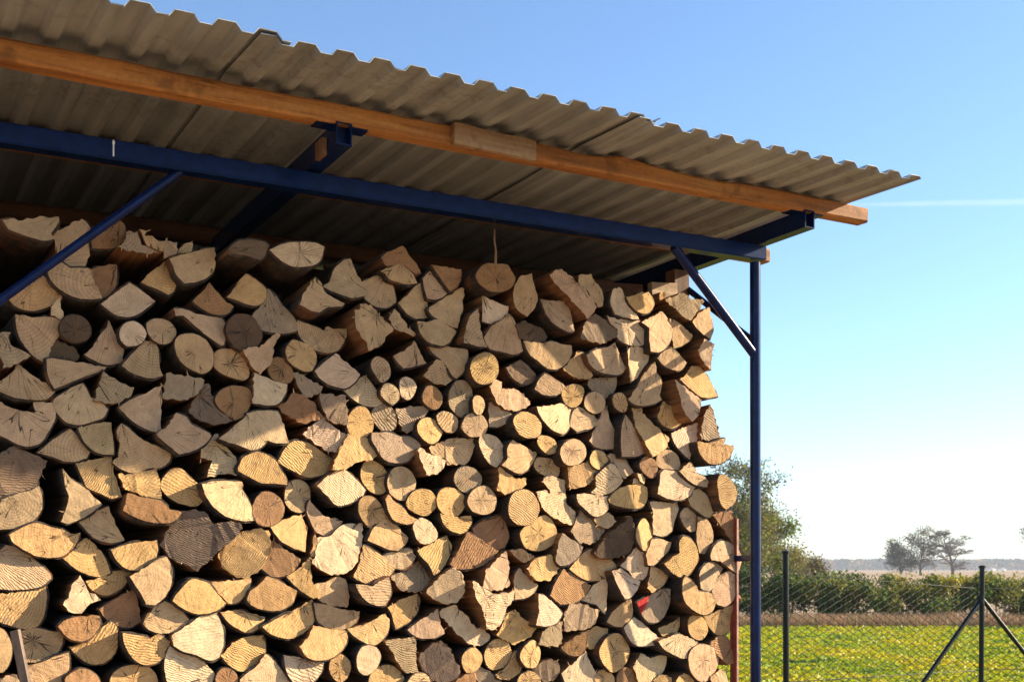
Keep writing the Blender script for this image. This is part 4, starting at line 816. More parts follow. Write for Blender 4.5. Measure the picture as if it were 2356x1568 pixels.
 ('q','y',1,0,(1.054,3.515,1.325),(0.191,0.041),(-93,7,-34,52,55,65,61,32,57,-1,35,-33,7,-44,-25,-47,-59,-30),'yellow wedge-shaped log, third one left of the left bottom round twin'),
 ('q','p',1,0,(0.865,3.498,1.287),(0.085,0.025),(-75,37,-59,79,-15,61,30,48,56,15,82,-15,65,-49,26,-78,-38,-74,-69,-25),'pale wedge-shaped log, third one below and right of the three-pronged log'),
 ('q','p',0,0,(1.105,3.502,1.26),(0.096,0.015),(-84,-6,-61,12,-26,36,1,71,26,53,57,15,85,-23,78,-52,8,-64,-78,-42),'pale wedge-shaped log, second one left of the left bottom round twin'),
 ('r','o',0,0,(0.981,3.498,1.255),(0.084,-0.031),(-34,15,-15,37,12,32,32,15,36,-11,19,-36,-14,-37,-34,-14),'brown round log, fourth one left of the left bottom round twin'),
 ('h','p',1,0,(1.227,3.499,1.273),(0.064,0.205),(-60,52,2,39,77,25,63,-13,29,-40,-11,-45,-41,-27,-56,9),'pale half-round log just left of the left bottom round twin'),
 ('s','k',0,0,(1.337,3.512,1.522),(0.081,0.014),(-66,28,-18,41,23,54,45,44,54,10,56,-31,48,-50,4,-44,-37,-33,-55,-16,-51,-3),'pinkish blocky split log just below the large silvery log'),
 ('q','y',1,0,(1.469,3.501,1.603),(0.127,0.095),(-70,-29,-50,8,-27,80,0,69,42,40,90,-2,67,-26,26,-47,-17,-53,-55,-39),'yellow wedge-shaped log just above the heart-shaped log'),
 ('h','n',0,0,(1.575,3.514,1.636),(0.012,0.03),(-66,9,-39,19,22,35,49,30,61,6,41,-22,6,-38,-25,-30,-47,-9),'tan half-round log just above and right of the heart-shaped log'),
 ('q','y',1,0,(1.711,3.514,1.648),(0.154,0.064),(-74,15,-23,37,51,70,70,34,57,-5,26,-48,-7,-72,-33,-27,-62,-3),'yellow wedge-shaped log, second one above and right of the heart-shaped log'),
 ('s','g',1,0,(1.643,3.534,1.567),(0.106,0.247),(-96,11,-50,25,24,64,42,46,80,10,81,-11,49,-36,2,-46,-50,-42,-76,-21),'grey blocky split log just right of the heart-shaped log'),
 ('h','n',1,0,(1.469,3.461,1.525),(0.043,0.051),(-74,25,-13,17,6,31,44,48,53,20,50,-14,31,-45,0,-46,-33,-33,-62,-3),'tan heart-shaped log in the lower middle of the stack'),
 ('q','y',0,0,(1.594,3.521,1.457),(0.054,0.149),(-60,13,-8,40,57,59,63,32,53,-3,18,-37,-34,-60,-40,-36,-46,-8),'yellow wedge-shaped log just below and right of the heart-shaped log'),
 ('h','n',0,0,(1.349,3.509,1.441),(-0.047,-0.002),(-79,48,-28,41,18,26,79,19,68,-15,39,-35,7,-41,-35,-33,-66,-9),'tan half-round log just below and left of the heart-shaped log'),
 ('h','y',0,0,(1.473,3.51,1.396),(0.053,0.091),(-90,7,-45,16,9,36,52,54,67,34,61,-4,37,-34,9,-50,-28,-41,-68,-17),'yellow half-round log just below the heart-shaped log'),
 ('q','y',0,0,(1.299,3.493,1.357),(0.132,0.143),(-88,-5,-58,20,-37,61,21,47,89,40,83,5,58,-28,23,-47,-21,-53,-65,-39),'yellow wedge-shaped log just above and left of the left bottom round twin'),
 ('r','y',0,0,(1.357,3.504,1.277),(-0.02,0.098),(-34,18,-19,37,3,43,27,29,39,5,29,-29,6,-48,-15,-43,-35,-12),'left one of two round yellow logs near the bottom edge, left of the heart'),
 ('r','p',0,0,(1.453,3.493,1.3),(0.069,-0.002),(-42,11,-27,38,-1,47,30,39,47,11,38,-20,11,-46,-16,-51,-38,-30),'pale round log just right of the left bottom round twin'),
 ('s','g',1,0,(1.593,3.509,1.311),(0.16,-0.075),(-79,47,-6,55,48,64,46,-7,57,-68,11,-67,-19,-39,-54,15),'grey blocky split log just left of the dark bottom middle log'),
 ('s','b',0,0,(1.733,3.511,1.276),(-0.18,-0.003),(-87,17,-47,55,-3,78,26,54,44,17,66,-12,63,-55,26,-71,-18,-63,-69,-22),'large dark brown log near the bottom middle'),
 ('q','k',0,0,(1.673,3.507,1.399),(-0.015,-0),(-71,-5,-29,23,45,64,49,31,69,-22,25,-37,-29,-34,-56,-19),'pinkish wedge-shaped log just left of the long diagonal log'),
 ('r','y',1,0,(1.533,3.524,1.226),(0.116,0.067),(-68,9,-41,41,-5,50,34,41,66,8,73,-21,40,-50,-32,-49,-63,-30),'yellow round log, second one right of the left bottom round twin'),
 ('r','n',1,0,(1.652,3.51,1.212),(0.201,0.031),(-54,4,-24,30,6,33,40,15,53,-14,18,-40,-38,-29),'tan round log just below and left of the dark bottom middle log'),
 ('s','n',1,0,(1.747,3.484,1.536),(-0.109,-0.053),(-82,-18,-53,21,-16,49,21,69,48,49,60,10,50,-29,32,-53,-10,-56,-48,-43),'tan blocky split log just above the long diagonal log'),
 ('q','o',1,0,(1.845,3.502,1.653),(0.026,-0.04),(-85,-36,-53,11,-34,47,-18,76,28,55,109,12,84,-17,39,-43,-11,-53,-56,-53),'brown wedge-shaped log just above and left of the tooth-shaped log'),
 ('s','k',0,0,(1.933,3.476,1.579),(0.147,-0.039),(-52,16,-8,49,36,85,51,34,55,-39,12,-53,-33,-53,-60,-38),'pinkish blocky split log just above the tooth-shaped log'),
 ('q','g',0,0,(2.224,3.471,1.662),(-0.048,0.094),(-50,-37,-38,23,-18,69,28,43,66,17,46,-18,1,-46,-34,-50),'grey wedge-shaped log just above and left of the eye-shaped log'),
 ('s','y',1,0,(2.119,3.478,1.603),(0.076,0.091),(-69,-2,-36,28,1,43,43,50,51,28,79,0,37,-43,-4,-47,-40,-39,-57,-17),'yellow blocky split log just left of the eye-shaped log'),
 ('h','y',1,0,(2.379,3.526,1.609),(0.097,0.089),(-120,-8,-77,30,-20,65,39,52,78,31,111,2,79,-32,27,-51,-28,-53,-81,-35),'yellow eye-shaped log with pointed ends, lower right'),
 ('q','o',1,0,(2.257,3.511,1.526),(0.093,0.132),(-91,-23,-64,22,-21,74,35,48,105,13,72,-25,16,-51,-47,-56),'brown wedge-shaped log just below and left of the eye-shaped log'),
 ('q','n',0,0,(2.053,3.496,1.541),(0.12,0.072),(-40,37,-16,63,24,29,65,-1,45,-27,7,-45,-40,-50,-42,-7),'tan wedge-shaped log just above and right of the tooth-shaped log'),
 ('s','p',1,0,(1.913,3.473,1.476),(0.143,-0.144),(-94,79,-77,79,-35,54,20,35,97,48,95,15,69,-6,59,-43,39,-79,13,-89,-19,-88,-27,-48,-53,0,-78,40),'tooth-shaped pale log with two prongs, lower middle right'),
 ('s','p',1,0,(1.829,3.524,1.4),(0.069,0.011),(-103,51,-78,65,-41,77,1,42,44,-7,74,-11,108,-40,86,-63,39,-74,1,-52,-45,-11,-78,18),'long pale log lying diagonally, near the bottom middle'),
 ('s','y',0,0,(2.026,3.512,1.392),(0.117,-0.132),(-79,-25,-49,22,-37,51,-2,62,28,35,101,3,76,-38,4,-65,-39,-45),'yellow blocky split log just below and right of the tooth-shaped log'),
 ('q','p',1,0,(2.142,3.478,1.445),(0.204,0.052),(-39,66,-7,58,37,27,74,-8,45,-41,-11,-52,-56,-45,-39,-5),'pale wedge-shaped log just right of the tooth-shaped log'),
 ('s','p',1,0,(2.304,3.509,1.419),(-0.067,-0.177),(-69,14,-52,52,5,51,82,27,69,-12,46,-38,-15,-48,-63,-47),'pale blocky split log, second one above and left of the large yellow round log'),
 ('s','g',0,0,(2.178,3.51,1.352),(0.053,0.033),(-58,-23,-39,21,-2,43,51,57,47,-27,28,-37,-27,-33),'grey blocky split log, second one left of the large yellow round log'),
 ('r','y',1,0,(1.958,3.52,1.298),(0.04,0.051),(-54,-4,-40,28,-10,51,25,48,54,25,60,-9,31,-44,-17,-57,-46,-37),'yellow round log just below and right of the long diagonal log'),
 ('r','y',0,0,(1.856,3.517,1.282),(0.045,0.084),(-43,-2,-27,29,7,41,36,23,41,-6,12,-41,-26,-44),'yellow round log just right of the dark bottom middle log'),
 ('q','y',1,0,(2.01,3.513,1.249),(0.039,0.042),(-66,-24,-22,3,18,57,40,56,50,11,38,-22,-6,-42,-49,-39),'yellow wedge-shaped log, third one below and right of the long diagonal log'),
 ('r','y',0,0,(2.083,3.497,1.29),(0.159,0.225),(-47,5,-19,36,22,53,44,26,44,-7,17,-43,-17,-44,-42,-25),'yellow round log, second one below and right of the tooth-shaped log'),
 ('s','b',0,0,(2.171,3.516,1.232),(-0.041,-0.015),(-69,4,-31,29,12,41,43,22,47,-12,21,-41,-22,-43),'dark brown blocky split log, third one left of the large yellow round log'),
 ('r','y',1,0,(2.079,3.502,1.198),(0.031,0.1),(-50,-3,-31,25,0,34,31,25,51,-5,27,-37,-26,-38),'yellow round log, fourth one below and right of the tooth-shaped log'),
 ('s','g',0,0,(1.922,3.523,1.213),(-0.059,-0.018),(-50,23,-30,44,-1,28,39,-3,56,-18,24,-43,-37,-32),'grey blocky split log, second one right of the dark bottom middle log'),
 ('s','o',0,0,(1.826,3.495,1.209),(0.086,-0.082),(-50,2,-9,25,34,28,40,-18,-14,-36),'brown blocky split log just below and right of the dark bottom middle log'),
 ('q','p',0,0,(2.308,3.508,1.212),(0.023,0.012),(-88,5,-31,44,21,84,39,45,81,-15,57,-56,-8,-64,-68,-42),'pale wedge-shaped log just below and left of the large yellow round log'),
 ('q','o',0,0,(2.284,3.51,1.314),(-0.057,-0.056),(-61,1,-6,34,49,52,48,2,27,-32,-8,-37,-48,-18),'brown wedge-shaped log just left of the large yellow round log'),
 ('s','d',0,0,(2.045,3.494,1.648),(0.036,0.064),(-49,17,-1,25,55,-4,15,-27,-20,-12),'very dark blocky split log, second one above and right of the tooth-shaped log'),
 ('q','p',0,0,(2.392,3.531,1.498),(0.077,-0.079),(-51,2,-14,45,51,71,50,1,47,-73,0,-33,-80,-13),'pale wedge-shaped log just below the eye-shaped log'),
 ('s','y',0,0,(2.384,3.528,1.342),(0.03,0.149),(-52,2,-41,24,13,44,63,33,55,2,20,-29,-14,-41,-42,-35),'yellow blocky split log just above and left of the large yellow round log'),
 ('q','n',0,0,(2.657,3.504,1.666),(0.129,0.039),(-62,-15,-28,48,16,51,77,40,59,6,14,-27,-20,-51,-53,-51),'tan wedge-shaped log just left of the kidney-shaped log'),
 ('h','y',1,0,(2.773,3.487,1.645),(0.028,0.089),(-100,-25,-20,19,-20,59,0,82,36,76,65,44,72,-5,49,-41,10,-73,-22,-77,-67,-57),'yellow kidney-shaped log near the right edge'),
 ('q','p',0,0,(2.566,3.515,1.613),(0.049,-0.037),(-80,-1,-39,39,0,76,36,55,58,-1,49,-40,29,-56,-12,-52,-38,-20),'pale wedge-shaped log just below and right of the dark slanting log'),
 ('q','p',0,0,(2.494,3.479,1.543),(0.034,0.146),(-66,49,-22,60,24,29,66,9,43,-26,10,-52,-15,-56,-39,-13),'pale wedge-shaped log just above and left of the red-painted log'),
 ('q','y',0,0,(2.657,3.513,1.562),(0.105,0.126),(-50,-35,-31,13,-22,48,25,36,66,12,41,-20,-28,-55),'yellow wedge-shaped log just above the red-painted log'),
 ('q','g',0,1,(2.654,3.509,1.457),(0.056,0.111),(-95,16,-48,35,38,66,80,65,70,17,45,-31,11,-58,-31,-64,-65,-44),'grey log with a patch of red paint on its corner'),
 ('h','y',0,0,(2.832,3.472,1.495),(0.048,0.034),(-82,22,-75,66,-64,78,-22,53,3,17,52,14,89,-5,94,-25,71,-61,27,-75,-20,-59,-67,-26),'rounded yellow log with a quarter missing, near the right edge'),
 ('q','g',0,0,(2.91,3.497,1.572),(0.264,0.099),(-69,2,-49,30,0,55,47,51,93,30,47,-11,24,-44,-26,-65,-64,-47),'grey wedge-shaped log just above and right of the log with missing quarter'),
 ('h','k',0,0,(3.002,3.507,1.52),(0.055,0.039),(-80,-2,-39,48,23,72,63,55,64,5,36,-48,-10,-70,-54,-59),'pinkish half-round log just right of the log with missing quarter'),
 ('h','n',0,0,(3.004,3.508,1.653),(0.113,0.13),(-90,4,-63,41,-19,60,27,53,78,26,91,-16,61,-62,42,-68,-35,-23,-87,-17),'tan half-round log just right of the kidney-shaped log'),
 ('h','y',1,0,(2.994,3.524,1.396),(0.056,-0.077),(-100,16,-34,35,21,50,60,62,66,16,55,-30,22,-58,-22,-60,-63,-31),'yellow half-round log just below and right of the log with missing quarter'),
 ('q','y',0,0,(2.496,3.514,1.424),(0.07,0.046),(-73,-22,-37,20,45,65,54,30,47,-10,6,-44,-39,-39),'yellow wedge-shaped log just left of the red-painted log'),
 ('q','p',0,0,(2.581,3.51,1.354),(0.098,0.137),(-81,24,-56,43,-28,62,17,37,56,5,96,-21,71,-47,23,-50,-29,-44,-67,-11),'pale wedge-shaped log just below and left of the red-painted log'),
 ('q','y',0,0,(2.739,3.528,1.367),(0.112,0.102),(-68,2,11,24,52,49,49,11,24,-21,-17,-38,-49,-26),'yellow wedge-shaped log just below and right of the red-painted log'),
 ('r','y',0,0,(2.854,3.503,1.369),(0.013,0.106),(-49,17,-31,45,16,46,45,19,51,-14,24,-45,-13,-46,-42,-23),'yellow round log just below the log with missing quarter'),
 ('r','y',1,0,(2.459,3.505,1.286),(0.237,0.099),(-86,4,-58,45,-17,68,29,68,67,39,81,-1,60,-39,17,-67,-23,-73,-65,-43),'large yellow round log near the bottom, right of the middle'),
 ('h','p',1,0,(2.747,3.488,1.301),(0.108,0.056),(-106,22,-23,43,21,43,103,12,84,-30,33,-50,-27,-33,-80,-7),'pale half-round log just above and left of the bottom right round log'),
 ('r','n',0,0,(2.882,3.503,1.237),(0.215,-0.02),(-90,18,-72,49,-29,66,28,61,80,38,97,4,76,-45,25,-81,-32,-75,-77,-35),'large plain round log near the bottom right corner'),
 ('s','o',1,0,(3.009,3.522,1.277),(0.076,0.105),(-83,26,-35,53,0,61,37,26,59,-16,52,-58,11,-64,-37,-29),'brown blocky split log just above and right of the bottom right round log'),
 ('q','p',1,0,(2.645,3.521,1.226),(0.142,0.014),(-102,3,-61,52,-12,30,44,39,78,33,72,-3,49,-33,9,-59,-73,-61),'pale wedge-shaped log just right of the large yellow round log'),
 ('r','o',1,0,(2.521,3.518,1.182),(0.112,0.026),(-49,8,-28,38,4,44,35,27,55,-6,44,-44,-14,-45,-45,-23),'brown round log just below and right of the large yellow round log'),
 ('r','y',0,0,(2.416,3.511,1.187),(0.098,0.036),(-50,5,-32,31,3,35,38,15,48,-12,22,-38,-29,-35),'yellow round log just below the large yellow round log'),
 ('s','y',0,0,(2.696,3.513,1.162),(-0.058,0.042),(-53,8,-10,30,33,16,37,-16,-7,-38),'yellow blocky split log, second one below and left of the bottom right round log'),
 ('s','y',0,0,(2.794,3.507,1.155),(0.204,-0.081),(-55,12,-9,40,41,22,56,-12,9,-37,-41,-25),'yellow blocky split log just below and left of the bottom right round log'),
 ('s','k',0,0,(2.97,3.508,1.159),(0.059,0.131),(-48,14,5,40,37,26,49,-12,1,-42,-42,-27),'pinkish blocky split log just below and right of the bottom right round log'),
]
for i_, rec_ in enumerate(LOGS): build_log(rec_, i_)

mb = MB()
for (p, t_, w_) in SPL:
    up_ = Vector((0, .0012, 0))
    mb.add([p - w_, p + w_, p + up_ * 1.5 , p + t_ * .6 + w_ * .5, p + t_ * .6 - w_ * .5, p + t_], [(0, 1, 3, 4), (4, 3, 5), (0, 4, 2), (1, 2, 3), (2, 4, 5), (2, 5, 3)])
tag(mb.build('splinters', M_SPLINT), 'torn wood splinters along the edges of the split logs', 'splinters', None, 'stuff')

# more of the stack below and to the left of what the picture frames, one mass
def mass_log(mb, x, z, rad, rg):
    kind = rg.random(); y = 3.5 + rg.uniform(-.03, .03); n = 10
    if kind < .35: pts = [(rad * .8 * math.cos(t), rad * .8 * math.sin(t)) for t in np.linspace(0, 2*math.pi, n, endpoint=False)]
    else:
        rot = rg.uniform(-.5, .5) + math.pi * 1.5; half = rg.choice([.8, 1.1, 1.5])
        pts = [(0, rad * .55)] + [(1.25 * rad * math.cos(rot + t), rad * .55 + 1.35 * rad * math.sin(rot + t)) for t in np.linspace(-half, half, n - 1)]
    b = len(mb.V); m = len(pts)
    for yy in (y, y + .9):
        for p in pts: mb.V.append(Vector((x + p[0], yy, z + p[1])))
    mb.F.append(tuple(range(b, b + m))); mb.M.append(0)
    for i in range(m):
        j = (i + 1) % m; mb.F.append((b + i, b + m + i, b + m + j, b + j)); mb.M.append(1 if kind > .35 and i in (0, m - 1) else 2)
    mb.F.append(tuple(range(b + m, b + 2*m))[::-1]); mb.M.append(1)
mb = MB(); rg = random.Random(4)
for row in range(26):
    z = .07 + row * .104
    for k in range(34):
        x = -.55 + k * .118 + (row % 2) * .059 + rg.uniform(-.008, .008)
        top = EYE - .43 - .045 * x
        if x > 3.0 or (z > top and x > .235) or z > EYE + 1.05: continue
        mass_log(mb, x, z + rg.uniform(-.008, .008), .057, rg)
o = mb.build('stacked_firewood', [M_END, M_SPLIT, M_BARK]); o.color = (.58, .43, .25, .3)
tag(o, 'rest of the firewood stack below and beside the framed logs', 'firewood', None, 'stuff')

# a loose board leaning on the foot of the stack, and the dry twig on the dark six-sided log

def at(px, py, y):
    """the point of the plane y = const that a picture measurement falls on"""
    u = (px - 1178) / 2600; h = (1308 - py) / 2600
    x = y * (CA + SA * u) / (SA - CA * u)
    return Vector((x, y, EYE + h * (CA * x + SA * y)))
a_, b_ = at(34.5, 1449, 3.40), at(58.5, 1568, 3.38); b_ = a_ + (b_ - a_) * 4.2
mb = MB(); mb.beam(a_, b_, .030, .0095, up=(-.80, -.60, 0), segs=14, jit=.0008, seed=3)
tag(mb.build('lath', M_SLAT), 'thin board leaning in front of the logs, bottom left corner', 'board')
a_, b_ = at(1139.5, 606, 3.40), at(1138.5, 527, 3.44)
mb = MB(); mb.tube([a_ - Vector((0, 0, .012)), a_.lerp(b_, .35) + Vector((.003, 0, 0)), a_.lerp(b_, .7) - Vector((.003, 0, 0)), b_], [.0055, .0038, .0034, .0026], 7)
tag(mb.build('twig', mat_plain('dry_twig', (.30, .17, .09), .8, .2), None, smooth=True), 'dry upright twig standing on the dark six-sided log', 'twig')


# ---------------------------------------------------------------- ground, crop field, stubble
def sheet_at(name, d0, d1, w0, w1, z, mat, label=None, nx=2, ny=2):
    V = []; F = []
    for i in range(ny + 1):
        D = d0 + (d1 - d0) * i / ny; W = w0 + (w1 - w0) * i / ny
        for j in range(nx + 1):
            V.append(far(D, -W + 2 * W * j / nx, z))
    for i in range(ny):
        for j in range(nx):
            a = i * (nx + 1) + j; F.append((a, a + 1, a + nx + 2, a + nx + 1))
    o = link(name, mesh(name, V, F, mat)); tag(o, label, None, None, 'structure'); return o

def mat_ground(name, stops, scale, mott):
    m, t, b = nodes(name); g = G(t); c = g.obj()
    f = g.noise(c, scale, 6, .65); f2 = g.noise(c, mott, 3)
    col = g.ramp(f, stops); col = g.mix(1.0, col, g.ramp(f2, [(.3, .75), (.7, 1.2)]), 'MULTIPLY')
    g.l(col, b.inputs['Base Color']); b.inputs['Roughness'].default_value = .95; b.inputs['Specular IOR Level'].default_value = .1
    g.l(g.bump(f, .5, .03), b.inputs['Normal']); return m
M_STUB = mat_ground('stubble', [(.35, (.30, .205, .125)), (.65, (.40, .29, .185))], .6, .02)
M_FIELD = mat_ground('crop_soil', [(.35, (.16, .20, .03)), (.65, (.34, .32, .04))], 2.2, .35)
M_YARD = mat_ground('yard_sand', [(.35, (.23, .15, .08)), (.65, (.35, .235, .13))], 6, .6)
sheet_at('ground', -60, 2900, 200, 2600, 0.0, M_STUB, None, 24, 24)
sheet_at('crop_field', 8.5, 31, 40, 60, .006, M_FIELD)
sheet_at('yard', -30, 8.6, 30, 30, .010, M_YARD)

def leaf_mat(name, trans=.35, rough=.6):
    m, t, b = nodes(name); g = G(t)
    a = g.n('ShaderNodeAttribute', attribute_name='tint')
    g.l(a.outputs['Color'], b.inputs['Base Color']); b.inputs['Roughness'].default_value = rough; b.inputs['Specular IOR Level'].default_value = .25
    if trans:
        tr = g.n('ShaderNodeBsdfTranslucent'); g.l(a.outputs['Color'], tr.inputs['Color'])
        mx = g.n('ShaderNodeMixShader'); mx.inputs[0].default_value = trans
        g.l(b.outputs[0], mx.inputs[1]); g.l(tr.outputs[0], mx.inputs[2])
        g.l(mx.outputs[0], t.nodes['Material Output'].inputs['Surface'])
    return m
M_LEAF = leaf_mat('leaf'); M_DRY = leaf_mat('dry_grass', .3, .8)
M_TWIG = mat_plain('bark_twig', (.12, .09, .075), .9, .2)
M_STEM = mat_plain('stem_bark', (.22, .19, .16), .9, .2)

def quads(name, P, tint, mat, parent=None):
    """P: N x 4 x 3 corners, tint: N x 3"""
    P = np.asarray(P, np.float32); N = len(P); me = bpy.data.meshes.new(name)
    me.vertices.add(N * 4); me.vertices.foreach_set('co', P.reshape(-1))
    me.loops.add(N * 4); me.loops.foreach_set('vertex_index', np.arange(N * 4, dtype=np.int32))
    me.polygons.add(N); me.polygons.foreach_set('loop_start', np.arange(0, N * 4, 4, dtype=np.int32))
    at_ = me.attributes.new('tint', 'FLOAT_COLOR', 'POINT')
    c = np.ones((N, 4, 4), np.float32); c[:, :, :3] = np.asarray(tint, np.float32)[:, None, :]
    at_.data.foreach_set('color', c.reshape(-1)); me.materials.append(mat); me.update(calc_edges=True); me.validate()
    return link(name, me, parent)

def leaf_quads(C, size, flat=.0):
    """randomly turned leaf shaped quads at centres C"""
    N = len(C); a = rng.normal(size=(N, 3)); a[:, 2] *= (1 - flat); a /= np.linalg.norm(a, axis=1, keepdims=True) + 1e-9
    b = rng.normal(size=(N, 3)); b -= a * (a * b).sum(1, keepdims=True); b /= np.linalg.norm(b, axis=1, keepdims=True) + 1e-9
    s = np.asarray(size).reshape(-1, 1) * rng.uniform(.6, 1.3, (N, 1))
    return np.stack([C - a*s, C + b*s*.55, C + a*s, C - b*s*.55], 1)
def blades(C, h, wd, lean=.35):
    N = len(C); th = rng.uniform(0, 2*math.pi, N); d = np.stack([np.cos(th), np.sin(th), 0*th], 1) * (np.asarray(wd).reshape(-1, 1))
    ln = rng.normal(0, lean, (N, 2)) * np.asarray(h).reshape(-1, 1); top = C + np.concatenate([ln, np.asarray(h).reshape(-1, 1)], 1)
    return np.stack([C - d, C + d, top + d*.35, top - d*.35], 1)
def fars(D, lat, z): return np.stack([CA*D + SA*lat, SA*D - CA*lat, z], -1)
def nz(P, s, seed=0): return np.array([mnoise.noise(Vector((p[0]*s + seed, p[1]*s, p[2]*s))) for p in P])

# crop leaves, yellow and green in patches
N = 120000; D = 31 - (31 - 12.5) * rng.power(1.35, N); D = np.clip(D, 12.5, 30.9); lat = D * rng.uniform(-.02, .58, N)
C = fars(D, lat, rng.uniform(.015, .075, N)); k = nz(C, .55) * .6 + nz(C, 2.2, 5) * .8 + rng.normal(0, .14, N)
yl = np.array([.60, .47, .012]); gr = np.array([.20, .33, .016]); dk = np.array([.07, .13, .02])
f = np.clip(.46 + k * .8, 0, 1)[:, None]; tint = gr * (1 - f) + yl * f; m_ = (k < -.55)[:, None]; tint = np.where(m_, dk, tint) * rng.uniform(.88, 1.1, (N, 1))
tag(quads('crop_leaves', leaf_quads(C, rng.uniform(.03, .055, N), .65), tint, M_LEAF), 'low yellow and green crop leaves in the field beyond the fence', 'crop', None, 'stuff')
# band of dry reddish grass along the foot of the hedge
N = 22000; D = rng.uniform(30.6, 33.2, N); lat = D * rng.uniform(-.02, .58, N)
C = fars(D, lat, 0 * D); t1 = np.array([.40, .235, .15]); t2 = np.array([.30, .20, .10]); t3 = np.array([.16, .18, .05])
k = rng.uniform(0, 1, (N, 1)); tint = np.where(k < .55, t1, np.where(k < .88, t2, t3)) * rng.uniform(.7, 1.25, (N, 1))
hh = rng.uniform(.14, .36, N) * (1 + .35 * nz(C, .8))
tag(quads('dry_grass', blades(C, hh, rng.uniform(.006, .014, N), .22), tint, M_DRY), 'strip of dry reddish grass along the foot of the hedge', 'dry grass', None, 'stuff')
# sparse yard grass below the frame
N = 9000; D = rng.uniform(8.2, 13, N); lat = D * rng.uniform(.08, .6, N); C = fars(D, lat, 0 * D)
tint = np.where(rng.uniform(0, 1, (N, 1)) < .5, gr, yl * .7) * rng.uniform(.7, 1.2, (N, 1))
tag(quads('grass', blades(C, rng.uniform(.05, .16, N), rng.uniform(.004, .008, N), .4), tint, M_LEAF), 'rough grass around the foot of the wire fence', 'grass', None, 'stuff')

# ---------------------------------------------------------------- hedge of shrubs
def shrub(D, lat, wd, h, n, tones, label, seed, parent_group, size=.055):
    r = np.random.default_rng(seed); b = far(D, lat, 0); e = empty('shrub', b); bpy.context.view_layer.update()
    tag(e, label, 'shrub', parent_group)
    K = 16; cen = r.normal(0, 1, (K, 3)) * [wd * .38, wd * .38, h * .23] + [0, 0, h * .56]; cen[:, 2] = np.clip(cen[:, 2], h * .22, h * .86)
    idx = r.integers(0, K, n); sp = r.uniform(.55, 1.15, K)
    C = cen[idx] + r.normal(0, 1, (n, 3)) * (.165 * wd * sp[idx])[:, None] * [1, 1, .8]
    ok = (C[:, 2] > .06) & (C[:, 2] < h * 1.08); C = C[ok]; idx = idx[ok]
    tn = np.array(tones)[r.integers(0, len(tones), K)][idx] * r.uniform(.65, 1.3, (len(C), 1))
    yel = r.uniform(0, 1, len(C)) < .10; tn[yel] = np.array([.30, .24, .03])
    global rng; keep = rng; rng = r; Q = leaf_quads(C, r.uniform(size * .6, size * 1.2, len(C))); rng = keep
    quads('foliage', Q, tn, M_LEAF, e)
    for s in range(4):
        mb = MB(); x, y = r.normal(0, wd * .22, 2); p = Vector((x, y, 0)) + b; q = Vector((x + r.normal(0, .12), y + r.normal(0, .12), h * r.uniform(.6, .95))) + b
        mb.tube([p, p.lerp(q, .5) + Vector((r.normal(0, .03), 0, 0)), q], [.022, .016, .006], 5); mb.build('stem', M_STEM, e)
    return e
dkg, mdg, olv, ylg = (.05, .09, .016), (.12, .175, .028), (.22, .215, .038), (.40, .33, .045)
HG = 'shrubs of the hedge behind the field'
hed = [(34.0, 6.95, 1.10, 1.55, [dkg, mdg], 'dark green shrub at the hedge end, showing between log stack and blue post'),
 (34.4, 7.75, 1.10, 1.52, [dkg, mdg, mdg], 'dark shrub of the hedge just right of the blue post'),
 (34.2, 8.55, 1.15, 1.50, [dkg, mdg, olv], 'shrub of the hedge right behind the first dark fence post'),
 (34.0, 9.45, 1.10, 1.42, [mdg, olv, dkg], 'mid green shrub of the hedge, right of the first fence post'),
 (34.5, 10.35, 1.10, 1.42, [mdg, dkg, olv], 'green shrub of the hedge below the low bushes on the horizon'),
 (34.0, 11.2, 1.15, 1.38, [mdg, olv, olv], 'shrub of the hedge halfway between the two fence posts'),
 (34.3, 12.05, 1.10, 1.36, [olv, mdg, ylg], 'olive shrub of the hedge under the dark leafy far tree'),
 (34.0, 12.9, 1.15, 1.34, [olv, ylg, mdg], 'yellowing shrub of the hedge under the bare far tree'),
 (34.4, 13.7, 1.10, 1.34, [olv, ylg, mdg], 'yellowing shrub of the hedge just left of the braced corner post'),
 (34.0, 14.55, 1.15, 1.40, [olv, mdg, mdg], 'shrub of the hedge right of the braced corner post'),
 (34.3, 15.4, 1.10, 1.38, [olv, ylg, dkg], 'shrub of the hedge cut by the right edge of the picture'),
 (34.0, 16.3, 1.15, 1.36, [olv, mdg, ylg], None), (34.2, 6.1, 1.1, 1.5, [dkg, mdg], None), (34.0, 5.2, 1.1, 1.5, [dkg, mdg], None)]
for i, (D_, l_, w_, h_, tn_, lb_) in enumerate(hed):
    if lb_ is None: lb_ = ('dark shrub of the hedge hidden behind the right end of the stack' if l_ > 5.5 else 'dark shrub of the hedge deepest behind the stack') if l_ < 7 else 'last shrub of the hedge beyond the picture edge'
    shrub(D_, l_, w_, h_ * 1.03, 4600, tn_, lb_, 40 + i, HG)

